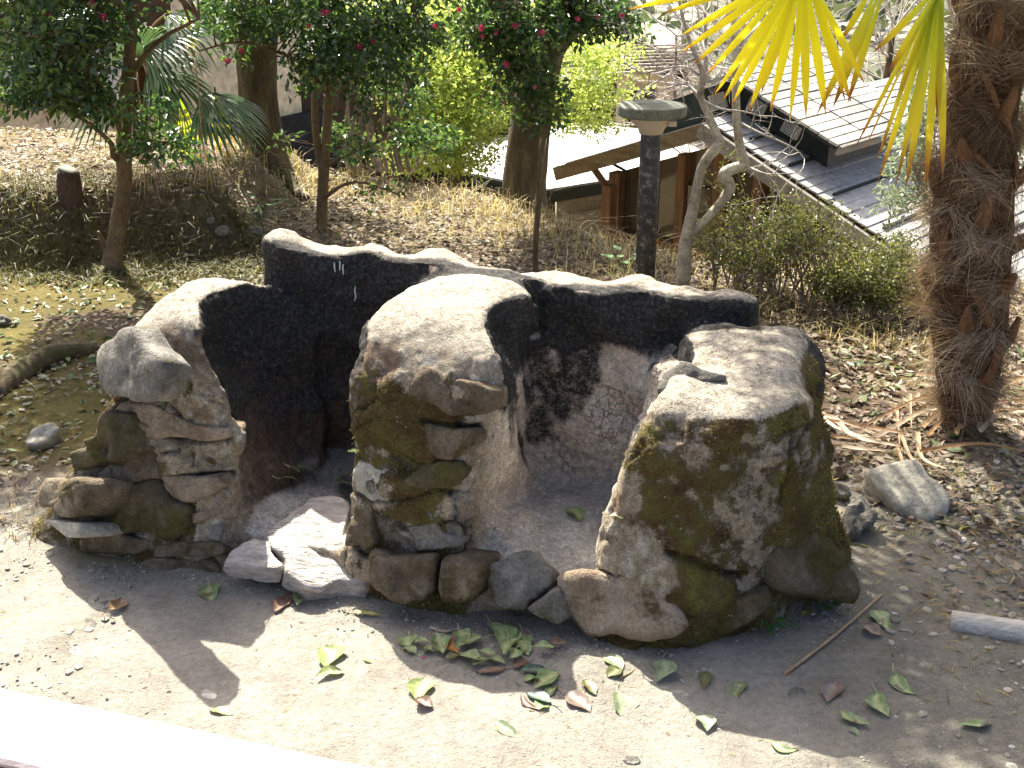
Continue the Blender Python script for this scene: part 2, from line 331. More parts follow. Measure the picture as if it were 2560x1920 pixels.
def sdf(u, v, h):
    wob = .012 * np.sin(u * 11 + 2 * h * 9) * np.sin(v * 13 + h * 7) + .008 * np.sin(u * 23 + 1) * np.sin(h * 27 + v * 19)
    uu = u + .015 * np.sin(v * 9 + h * 6); vv = v + .015 * np.sin(u * 8 + 1.7)
    hk = [0, .15, .3, .45, .58, .72]
    left = pier(uu, vv, h, hk, [-1.18, -1.06, -.96, -.91, -.88, -.83], [-.46, -.49, -.50, -.50, -.49, -.47],
                [-.02, .01, .04, .06, .09, .15], .57, .675 - .05 * sstep(.2, -.1, v), .08, .08)
    mid = pier(uu, vv, h, hk, [-.19, -.18, -.18, -.19, -.20, -.20], [.17, .17, .17, .18, .20, .20],
               [0, .02, .045, .07, .10, .19], .70, .722 + .02 * vv, .06, .13)
    right = pier(uu, vv, h, hk, [.47, .485, .505, .53, .57, .61], [1.06, 1.03, 1.0, .98, .95, .88],
                 [-.03, .0, .035, .06, .085, .16], .64, .635 + .10 * (v - .3) - .05 * np.sin(u * 9 + 1.2) * .5, .07, .08)
    right = smax(right, (u - .72) * .69 - (v + .02) * .73 - .02 * h, .08)
    topb = .740 + .005 * np.sin(u * 13 + 1) + .004 * np.sin(u * 31) + .004 * np.sin(u * 19 + v * 40) - .035 * sstep(-.25, .1, u) + .028 * sstep(-.50, -.66, u)
    vfb = np.interp(h, [0, .1, .35, .6, .75], [.60, .615, .60, .585, .58]) + .02 * np.abs(np.sin((u + .05) * 5.6)) + .010 * np.sin(u * 23 + h * 14) + .008 * np.sin(h * 31 + u * 9)
    back = smax(smax(smax(-.70 - uu - (h < .42) * .10, uu - .77, .03), smax(vfb - v, v - .73, .03), .03), h - topb, .022)
    skirt = smax(smax(-.90 - u, u + .52, .06), smax(.28 - v, v - .70, .06), .06); skirt = smax(skirt, h - .54 - .03 * np.sin(v * 14), .06)
    floor_ = smax(smax(-.62 - u, u - .62, .04), smax(.04 - v, v - .68, .04), .03); floor_ = smax(floor_, h - (.095 + .02 * np.sin(u * 7) * np.sin(v * 6)), .03)
    d = smin(left, back, .03); d = smin(d, mid, .05); d = smin(d, right, .02); d = smin(d, skirt, .06)
    # pot holes carved out of the tops, cut deeper towards the fire
    rl = np.hypot(u + .43, (v - .33)); cl = smax(rl - np.interp(h, [.36, .55, .75], [.235, .265, .275]), .47 - .32 * sstep(-.70, -.46, u) - .03 * np.sin(v * 19) - h, .05); d = smax(d, -cl, .025)
    rr = np.hypot(u - .40, (v - .34)); cr = smax(rr - np.interp(h, [.36, .55, .75], [.20, .245, .26]), .47 - h, .05); d = smax(d, -cr, .025)
    fl = smax(np.hypot(u - .18, (v - .58) * .8) - .030, .55 - h, .03); d = smax(d, -fl, .02)
    fl = smax(np.hypot(u + .70, (v - .56)) - .06, .60 - h, .03); d = smax(d, -fl, .025)
    # lumps of burnt clay on the right bay wall and its side
    lump = np.sqrt((u - .59) ** 2 + (v - .53) ** 2 + ((h - .50) * 1.5) ** 2) - .085; d = smin(d, lump, .025)
    lump = np.sqrt(((u - .22) * 1.2) ** 2 + ((v - .24) * .55) ** 2 + ((h - .02) * .75) ** 2) - .11; d = smin(d, lump, .06)
    lump = np.sqrt(((u + .47)) ** 2 + ((v - .18) * .6) ** 2 + ((h - .02) * .7) ** 2) - .075; d = smin(d, lump, .05)
    d = smin(d, floor_, .04)
    return np.maximum(d + wob * .6, -.12 - h)

def surface_nets(vol, org, hs):
    s = vol < 0; nx, ny, nz = vol.shape
    cnt = sum(s[a:nx - 1 + a, b:ny - 1 + b, c:nz - 1 + c].astype(np.int8) for a in (0, 1) for b in (0, 1) for c in (0, 1))
    idx = np.argwhere((cnt > 0) & (cnt < 8)); i, j, k = idx.T
    cor = {(a, b, c): vol[i + a, j + b, k + c] for a in (0, 1) for b in (0, 1) for c in (0, 1)}
    acc = np.zeros((len(idx), 3)); n = np.zeros(len(idx))
    for a in cor:
        for ax in range(3):
            if a[ax] == 0:
                b = tuple(1 if q == ax else a[q] for q in range(3)); va, vb = cor[a], cor[b]; m = (va < 0) != (vb < 0)
                t = np.where(m, va / np.where(m, va - vb, 1), 0); p = np.tile(np.array(a, float), (len(idx), 1)); p[:, ax] = t
                acc[m] += p[m]; n[m] += 1
    V = (idx + acc / n[:, None]) * hs + org
    cell = -np.ones((nx - 1, ny - 1, nz - 1), int); cell[i, j, k] = np.arange(len(idx)); F = []
    for ax in range(3):
        o1, o2 = [(1, 2), (2, 0), (0, 1)][ax]
        sl = [slice(1, -1)] * 3; sl[ax] = slice(0, -1); sh = [slice(1, -1)] * 3; sh[ax] = slice(1, None)
        a, b = s[tuple(sl)], s[tuple(sh)]; e = np.argwhere(a != b)
        fl = b[tuple(e.T)]
        e[:, [q for q in range(3) if q != ax]] += 1
        def c(d1, d2):
            q = e.copy(); q[:, o1] -= d1; q[:, o2] -= d2; return cell[tuple(q.T)]
        q = np.stack([c(0, 0), c(1, 0), c(1, 1), c(0, 1)], 1); q[fl] = q[fl][:, ::-1]; F.append(q)
    F = np.concatenate(F); return V, F[(F >= 0).all(1)]
HS = .0075
au, av, ah = np.arange(-1.45, 1.3, HS), np.arange(-.25, 1.15, HS), np.arange(-.07, .80, HS)
vol = np.empty((len(au), len(av), len(ah)), np.float32)
for q in range(len(au)):
    B, C = np.meshgrid(av, ah, indexing='ij'); vol[q] = sdf(np.full_like(B, au[q]), B, C)
KVt, KF = surface_nets(vol, np.array([au[0], av[0], ah[0]]), HS); del vol
def vnormals(V, F):
    n = np.zeros_like(V); a = np.cross(V[F[:, 2]] - V[F[:, 0]], V[F[:, 3]] - V[F[:, 1]])
    for q in range(4): np.add.at(n, F[:, q], a)
    return n / (np.linalg.norm(n, axis=1)[:, None] + 1e-12)
N0 = vnormals(KVt, KF)
if (N0[KVt[:, 2] > .6][:, 2]).mean() < 0: KF = KF[:, ::-1]; N0 = -N0
u, v, h = KVt.T
inl = ((u > -.53) & (u < -.15) & (v > .05) & (v < .72)) | (np.hypot(u + .43, v - .33) < .29)
inr = ((u > .13) & (u < .68) & (v > .07) & (v < .72)) | (np.hypot(u - .40, v - .34) < .275)
inl = inl.astype(float); inr = inr.astype(float)
f1 = fbm(KVt, 4, 4, 61); f2 = fbm(KVt, 14, 4, 62); f3 = fbm(KVt, 45, 3, 63)
topface = sstep(.55, .8, N0[:, 2]) * sstep(.52, .58, h)
backwall = (v > .52).astype(float)
# relief: stones bedded in plaster outside, flaking burnt clay inside
from mathutils import kdtree
seeds = np.stack([rng.uniform(-1.3, 1.2, 900), rng.uniform(-.15, .8, 900), rng.uniform(-.05, .75, 900)], 1); sw = np.array([1, 1, 1.7])
kd = kdtree.KDTree(len(seeds)); [kd.insert(Vector(p * sw), q) for q, p in enumerate(seeds)]; kd.balance()
wp = (KVt + np.stack([f2, fbm(KVt, 9, 3, 64), fbm(KVt, 9, 3, 65)], 1) * .03) * sw
nn = [kd.find_n(Vector(p), 2) for p in wp]; dd_ = np.array([b[2] - a[2] for a, b in nn]); ci_ = np.array([a[1] for a, b in nn])
crnd = rng.random(900)[ci_]; outm = (1 - np.maximum(inl, inr)) * (1 - topface)
show = outm * sstep(-.15, .1, fbm(KVt, 3, 2, 67) + np.where(u > .42, .0, .30)) * (1 - sstep(.54, .62, h)) * (1 - .65 * ((u > -.66) & (u < -.40)))
joint = 1 - sstep(.0, .016, dd_)
flake = np.floor(fbm(KVt, 6, 3, 68) * 5) / 5
amp = backwall * (h > .45) * (f1 * .010 + f2 * .008) + (u > .42) * (f1 * .014 + fbm(KVt, 8, 3, 69) * .010) + .007 * f1 * 1.2 + .008 * f2 + .004 * f3 * (1 - .5 * topface) + show * ((crnd - .5) * .018 - joint * .012) + np.maximum(inl, inr) * (1 - topface) * (flake * .02 + f2 * .006 + f3 * .003)
def hit_body(px, py):
    d = ray(px, py); t = np.linspace(1.8, 4.6, 1400); P = CAM + t[:, None] * d; s = sdf(*w2k(P)) < 0
    if not s.any(): return None
    return P[int(np.argmax(s))]
crk = np.zeros(len(KVt))
for line in ([(2006, 1050), (1990, 1110), (1978, 1170), (1955, 1253)], [(1669, 1383), (1721, 1397), (1802, 1429), (1860, 1441)], [(1058, 1052), (1120, 1066), (1204, 1068), (1200, 1105)], [(300, 1095), (390, 1085), (500, 1100), (570, 1093)], [(405, 1200), (500, 1190), (585, 1185)]):
    pts = []
    for (xa, ya), (xb, yb) in zip(line[:-1], line[1:]):
        for f in np.linspace(0, 1, 14):
            q = hit_body(xa + (xb - xa) * f + 3 * math.sin(f * 9), ya + (yb - ya) * f)
            if q is not None: pts.append(np.array([*[float(a) for a in w2k(q[None])[0:1][0]], float(w2k(q[None])[1][0]), q[2]]))
    for p in pts: crk = np.maximum(crk, 1 - sstep(.004, .013, np.linalg.norm(KVt - p, axis=1)))
KVt = KVt + N0 * (amp - crk * .022)[:, None]
N1 = vnormals(KVt, KF)
clay = np.array([.30, .25, .18]); clayl = np.array([.47, .43, .35]); mossb = np.array([.085, .052, .018]); mossg = np.array([.088, .078, .024]); pink = np.array([.76, .65, .53])
soot = np.array([.042, .040, .038]) * (1 + 1.1 * np.clip(f2 + .6 * f3 - .05, -.6, 1))[:, None]; ash = np.array([.46, .44, .40])
col = clay + (clayl - clay) * sstep(.05, .4, f3 + .3 * f2)[:, None] * .75
col = col * (1 + show[:, None] * (crnd[:, None] - .5) * np.array([.9, .8, .7])); col = col * (1 - (show * joint * .75)[:, None])
w = topface[:, None] * .8; col = col * (1 - w) + np.array([.42, .38, .31]) * (1 + .2 * f2[:, None]) * w
# soot and burnt clay within the bays
inside = np.maximum(inl, inr) * (1 - topface)
interior = inside * sstep(.02, .12, v)
hs = h + .06 * f1 + .02 * f2
inl = np.maximum(inl, ((u < -.3) & (u > -.76) & (v > .50) & (v < .73) & (h > .3)).astype(float)); sl_ = inl * (1 - topface) * sstep(.04, .19, v + .07 * f1 + .03 * f2)
burn = np.array([.12, .08, .055]); leftcol = soot + (burn - soot) * (sstep(-.15, .3, f1) * (1 - sstep(.22, .50, h)))[:, None]
leftcol = leftcol + (np.array([.16, .15, .14]) - leftcol) * (sstep(.25, .45, f3 + .4 * f2) * sstep(.36, .48, h) * sstep(.3, .6, N1[:, 2]))[:, None]
col = col * (1 - sl_[:, None]) + burn * (1 + .5 * f2[:, None]) * sl_[:, None]; sootm = sl_ * np.clip(.34 + .58 * sstep(.10, .50, h + .14 * f1) + .55 * f2 + .35 * f1, 0, 1.1) - .5 * sl_ * sstep(.2, .5, f3 + .4 * f2) * sstep(.34, .48, h) * sstep(.3, .6, N1[:, 2])
sr_ = inr * (1 - topface) * sstep(.06, .24, v + .07 * f1 + .03 * f2)
bl = np.maximum(sstep(.42, .56, h + .16 * f1 + .07 * f2), sstep(.06, .40, fbm(KVt * np.array([1, 1, .6]), 7, 4, 66) + .2 * f2 + .12 * (h - .2)) * .7); bl = np.maximum(bl, sstep(.04, -.02, np.abs(v - .8) - .02) * 0)
bl = bl * (1 - sstep(.0, .06, u - .52) * (v > .45) * (h < .56) * .9)
rightcol = pink * (1 + .3 * f2[:, None]) * np.ones((len(u), 1)); sootm = np.maximum(sootm, sr_ * bl)
col = col * (1 - sr_[:, None]) + rightcol * sr_[:, None]
# ash on the hearth floors
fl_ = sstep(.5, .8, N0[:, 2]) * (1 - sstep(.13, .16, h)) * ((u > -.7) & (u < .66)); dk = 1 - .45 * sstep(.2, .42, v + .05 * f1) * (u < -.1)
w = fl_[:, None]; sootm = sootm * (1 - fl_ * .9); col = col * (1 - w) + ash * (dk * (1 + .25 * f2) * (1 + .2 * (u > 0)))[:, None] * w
w = (sstep(.10, .0, np.abs(h - .10)) * (1 - fl_) * interior * .6 * (u > 0))[:, None]; col = col * (1 - w) + ash * 1.1 * w
# the soot runs over the front edge of the back wall
sootm = np.maximum(sootm, backwall * topface * sstep(.68, .60, v + .05 * f2 + .04 * f1) * (u < .8) * .85)
sootm = np.maximum(sootm, backwall * sstep(.55, .62, u + .03 * f2) * (h > .5) * (1 - .6 * topface))
sootm = np.maximum(sootm, (u < -.58) * backwall * sstep(.66, .70, h + .02 * f2) * (1 - topface * .6) * .9)
# moss and lichen on the outside
outw = (1 - np.maximum(sl_, sr_)) * (1 - fl_) * (1 - topface * .85) * (1 - backwall * (h > .5))
mm = f1 * .85 + f2 * .5 + f3 * .3
bias = np.where(u > .45, .17, np.where(u > -.25, .10, .10)) - .25 * sstep(.50, .58, h) * (u < .4) - .3 * ((u > -.62) & (u < -.45)) + .35 * ((u < -.70) & (h > .40)) - .35 * sstep(.38, .44, u) * (1 - sstep(.48, .72, u + .12 * f1 + .05 * f2)) * (v < .35) - .15 * (u > .1) * (u < .3)
moss = sstep(-.18, .38, mm + bias) * outw
gm = sstep(-.15, .3, fbm(KVt, 6, 3, 71) + .1 * (u > .7))[:, None]
mc = mossb * (1 - gm) + mossg * gm
lich = sstep(.22, .42, fbm(KVt, 30, 3, 81) + .5 * f3 + .25 * f1) * outw * .38; w = lich[:, None]; col = col * (1 - w) + np.array([.52, .51, .46]) * w
rust = sstep(.30, .45, fbm(KVt, 7, 3, 91)) * outw * (h > .3); w = rust[:, None] * .55; col = col * (1 - w) + np.array([.15, .075, .03]) * w; w = crk[:, None] * .92; col = col * (1 - w) + .012 * w
drip = np.zeros(len(u))
for du, h0, h1, wd in ((-.36, .54, .60, .004), (-.33, .53, .60, .006), (-.345, .575, .60, .004), (-.22, .42, .50, .004)):
    continue; drip = np.maximum(drip, (np.abs(u - du + .01 * f3) < wd * 1.6) * (h > h0) * (h < h1) * (v > .6) * (v < .9))

def claymat():
    m, nt, b = newmat('plastered_clay'); vv = coords(nt)
    n1 = noise_n(nt, vv, 60, 6, .75); n2 = noise_n(nt, vv, 260, 4, .7)
    vo = node(nt, 'ShaderNodeTexVoronoi', {'Vector': mixvec(nt, vv), 'Scale': 34.0}, feature='DISTANCE_TO_EDGE')
    crack = math_n(nt, 'MULTIPLY', ramp(nt, vo.outputs['Distance'], [(0, (.8, .8, .8)), (.035, (0, 0, 0))]), attr(nt, 'pink', 'Fac'))
    gr = ramp(nt, n1, [(.3, (.55,) * 3), (.5, (1,) * 3), (.68, (1.5,) * 3)]); g2 = ramp(nt, n2, [(.3, (.55,) * 3), (.5, (1,) * 3), (.7, (1.5,) * 3)])
    c = mix(nt, 1, attr(nt, 'col'), gr, 'MULTIPLY'); c = mix(nt, 1, c, g2, 'MULTIPLY'); c = mix(nt, math_n(nt, 'MULTIPLY', crack, .55), c, (.05, .035, .025))
    nm = noise_n(nt, vv, 28, 6, .75); nf_ = noise_n(nt, vv, 150, 5, .75)
    def mask(name, a1, a2, gain):
        q = math_n(nt, 'ADD', attr(nt, name, 'Fac'), math_n(nt, 'MULTIPLY', math_n(nt, 'SUBTRACT', nm, .5), a1)); q = math_n(nt, 'ADD', q, math_n(nt, 'MULTIPLY', math_n(nt, 'SUBTRACT', nf_, .5), a2))
        m2 = nt.nodes.new('ShaderNodeMath'); m2.operation = 'MULTIPLY_ADD'; m2.use_clamp = True; nt.links.new(q, m2.inputs[0]); m2.inputs[1].default_value = gain; m2.inputs[2].default_value = .5 - .5 * gain; return m2.outputs[0]
    sk = mask('soot', 1.1, .9, 2.2); sc_ = ramp(nt, noise_n(nt, vv, 90, 5, .7), [(.3, (.018, .017, .015)), (.5, (.042, .039, .036)), (.63, (.095, .09, .084)), (.75, (.19, .18, .165))])
    c = mix(nt, sk, c, sc_)
    mk = mask('mossm', 1.9, 1.5, 2.6); mc_ = ramp(nt, math_n(nt, 'ADD', math_n(nt, 'MULTIPLY', noise_n(nt, vv, 9, 4, .6), .55), math_n(nt, 'MULTIPLY', nf_, .45)), [(.36, (.045, .026, .011)), (.46, (.12, .072, .026)), (.53, (.145, .12, .036)), (.60, (.20, .185, .05)), (.7, (.34, .31, .10))])
    c = mix(nt, mk, c, mc_)
    lk_ = ramp(nt, node(nt, 'ShaderNodeTexVoronoi', {'Vector': vv, 'Scale': 75.0}).outputs['Distance'], [(.10, (1, 1, 1)), (.22, (0, 0, 0))]); lk_ = math_n(nt, 'MULTIPLY', lk_, math_n(nt, 'MULTIPLY', attr(nt, 'speck', 'Fac'), ramp(nt, noise_n(nt, vv, 16, 3), [(.5, (0, 0, 0)), (.6, (1, 1, 1))])))
    c = mix(nt, lk_, c, (.56, .55, .50))
    nt.links.new(c, b.inputs['Base Color']); b.inputs['Roughness'].default_value = .9; b.inputs['Specular IOR Level'].default_value = .25
    n1 = math_n(nt, 'ADD', n1, math_n(nt, 'MULTIPLY', math_n(nt, 'MULTIPLY', mk, nf_), 1.3))
    hh = math_n(nt, 'SUBTRACT', math_n(nt, 'ADD', n1, math_n(nt, 'MULTIPLY', n2, .4)), math_n(nt, 'MULTIPLY', crack, 1.2)); bump(nt, b, hh, 1.0, .012); return m
def mixvec(nt, v):
    n = node(nt, 'ShaderNodeTexNoise', {'Vector': v, 'Scale': 9.0, 'Detail': 3}); a = nt.nodes.new('ShaderNodeVectorMath'); a.operation = 'MULTIPLY_ADD'
    nt.links.new(n.outputs['Color'], a.inputs[0]); a.inputs[1].default_value = (.07,) * 3; nt.links.new(v, a.inputs[2]); return a.outputs[0]
M['clay'] = claymat()
base = np.array([KO[0], KO[1], 0])
hearth = thing('clay_hearth', 'old double clay and stone cooking hearth with soot blackened fire bays', 'hearth', base)
g = Geo(); Wv = k2w(*KVt.T); g.add(Wv, KF)
pinkm = sr_ * (1 - bl) * (1 - fl_)
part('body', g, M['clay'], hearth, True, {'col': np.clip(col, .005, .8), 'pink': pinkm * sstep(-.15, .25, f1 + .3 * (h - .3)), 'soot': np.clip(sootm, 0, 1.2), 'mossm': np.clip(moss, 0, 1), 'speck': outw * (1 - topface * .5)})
Wn = N1[:, :1] * np.array([KU[0], KU[1], 0]) + N1[:, 1:2] * np.array([KV[0], KV[1], 0]) + N1[:, 2:] * np.array([0, 0, 1])

# moss tufts standing on the plaster
w = np.clip(moss - .45, 0, 1) * (h > .01); w = w / w.sum(); pick = rng.choice(len(w), 22000, p=w)
b0 = Wv[pick] + rng.normal(0, .003, (len(pick), 3)); n0 = Wn[pick] + rng.normal(0, .55, (len(pick), 3)) + np.array([0, 0, -.1]); n0 /= np.linalg.norm(n0, axis=1)[:, None]
L = rng.uniform(.003, .009, len(pick))[:, None]; sd = np.cross(n0, rng.normal(0, 1, (len(pick), 3))); sd /= np.linalg.norm(sd, axis=1)[:, None] + 1e-9
tv = np.stack([b0 + sd * .0018, b0 - sd * .0018, b0 + n0 * L], 1).reshape(-1, 3)
gmoss = Geo(); gmoss.add(tv, np.arange(len(tv)).reshape(-1, 3), np.repeat(np.clip(gm[pick, 0] * .6 + rng.uniform(-.1, .4, len(pick)), 0, 1), 3))
M['moss'] = mat_leaf('moss_tufts', [(0, (.09, .055, .02)), (.4, (.15, .115, .032)), (.8, (.21, .195, .05)), (1, (.36, .32, .09))], .25, .8, 1.2, .1)
part('moss', gmoss, M['moss'], hearth, False, kind='stuff')

# stones set in the faces of the hearth
def hit_body(px, py):
    d = ray(px, py); t = np.linspace(1.8, 4.6, 1400); P = CAM + t[:, None] * d; s = sdf(*w2k(P)) < 0
    if not s.any(): return None
    return P[int(np.argmax(s))]
def plane_pts(poly, P0, n):
    o = []
    for px, py in poly:
        d = ray(px, py); den = d.dot(n); t = (P0 - CAM).dot(n) / den; o.append(CAM + d * t)
    return np.array(o)
def outline(P, m):
    Q = np.vstack([P, P[:1]]); L = np.concatenate([[0], np.cumsum(np.linalg.norm(np.diff(Q, axis=0), axis=1))])
    s = np.linspace(0, L[-1], m, endpoint=False); O = np.stack([np.interp(s, L, Q[:, i]) for i in range(3)], 1)
    O = O * .8 + .1 * (np.roll(O, 1, 0) + np.roll(O, -1, 0)); c_ = O.mean(0); return c_ + (O - c_) * 1.07
def stone_geo(P, n, bulge, depth, rough=.01, m=36, seed=0, flat=False):
    n = n / np.linalg.norm(n); O = outline(P, m); c = O.mean(0); g = Geo(); V = []
    prof = [(.80, -depth), (.97, -depth * .6), (1.0, -depth * .15), (.99, bulge * .30), (.955, bulge * .70), (.87, bulge * .92), (.70, bulge), (.46, bulge * 1.02), (.22, bulge)]
    if flat: prof = [(.9, -depth), (1.0, -depth * .7), (1.01, -depth * .25), (1.0, bulge * .2), (.965, bulge * .85), (.86, bulge), (.68, bulge), (.48, bulge), (.25, bulge)]
    for s, o in prof: V.append(c + (O - c) * s + n * o)
    V.append(c[None] + n * bulge); V = np.vstack(V)
    dsp = fbm(V, 9, 3, 100 + seed) * rough * 1.7 + fbm(V, 28, 3, 200 + seed) * rough * 1.0
    fac = np.abs(fbm(V, 8, 2, 300 + seed)) * 1.8; rad = V - (c - n * depth * .3); rad /= np.linalg.norm(rad, axis=1)[:, None] + 1e-9
    V = V + rad * (dsp - fac * rough * 1.2)[:, None]
    R = len(prof); i = (np.arange(R - 1)[:, None] * m); j = np.arange(m)[None]; k = (j + 1) % m
    F = np.stack([i + j, i + k, i + k + m, i + j + m], -1).reshape(-1, 4)
    a = np.arange(m); T = np.stack([a + (R - 1) * m, (a + 1) % m + (R - 1) * m, np.full(m, R * m)], 1)
    # orient outwards
    tri = V[T[0]]; 
    if np.cross(tri[1] - tri[0], tri[2] - tri[0]).dot(n) < 0: F = F[:, ::-1]; T = T[:, ::-1]
    g.add(V, [F, T]); return g
GREY = [(.3, (.085, .08, .07)), (.5, (.18, .17, .145)), (.7, (.33, .315, .275))]; BRN = [(.3, (.06, .045, .028)), (.5, (.15, .115, .075)), (.72, (.29, .24, .175))]
TAN = [(.3, (.17, .12, .075)), (.5, (.29, .225, .155)), (.72, (.40, .34, .26))]; WARM = [(.3, (.045, .035, .022)), (.5, (.11, .09, .055)), (.75, (.22, .19, .13))]
MO = (.13, .115, .028)
M['st_grey'] = mat_noise('grey_field_stone', GREY, 13, bdist=.02, bstr=.9, rough=.85, moss=(MO, 8, .56), s2=120)
M['st_brown'] = mat_noise('brown_field_stone', BRN, 12, bdist=.02, bstr=.9, rough=.85, moss=((.09, .065, .022), 8, .50), s2=120)
M['st_tan'] = mat_noise('tan_burnt_stone', TAN, 12, bdist=.02, bstr=.9, rough=.85, moss=((.10, .07, .03), 8, .56), s2=120)
M['st_moss'] = mat_noise('mossy_stone', WARM, 11, bdist=.016, bstr=.9, rough=.9, moss=((.10, .085, .024), 6, .44), s2=130)
M['st_slab'] = mat_noise('layered_slab', [(.3, (.34, .31, .28)), (.5, (.46, .42, .38)), (.7, (.56, .52, .47))], 5, bdist=.03, bstr=1.0, rough=.7, stretch=(.7, 2.2, 2.2), s2=26)
M['st_pale'] = mat_noise('pale_stone', [(.3, (.22, .21, .17)), (.6, (.38, .36, .30)), (.8, (.5, .48, .42))], 9, bdist=.012, rough=.85, moss=(MO, 7, .62))
def poly(x0, y0, s, pts): return [(x0 + x * s, y0 + y * s) for x, y in pts]
C1 = lambda *p: poly(80, 1040, .2893, p)
C2 = lambda *p: poly(520, 1040, .2893, p)
C3 = lambda *p: poly(1100, 1200, .2893, p)
C4 = lambda *p: poly(1540, 720, .2893, p)
C5 = lambda *p: poly(1640, 1140, .2893, p)
R4 = lambda *p: poly(0, 640, .3888, p)
R5 = lambda *p: poly(850, 640, .3888, p)
NF = k2w(np.array(0.), np.array(-1.), np.array(.28)) - np.array([KO[0], KO[1], 0])
NL = k2w(np.array(-.55), np.array(-.8), np.array(.3)) - np.array([KO[0], KO[1], 0])
NR = k2w(np.array(.75), np.array(-.6), np.array(.35)) - np.array([KO[0], KO[1], 0])
NT = np.array([-.1, -.45, .88])
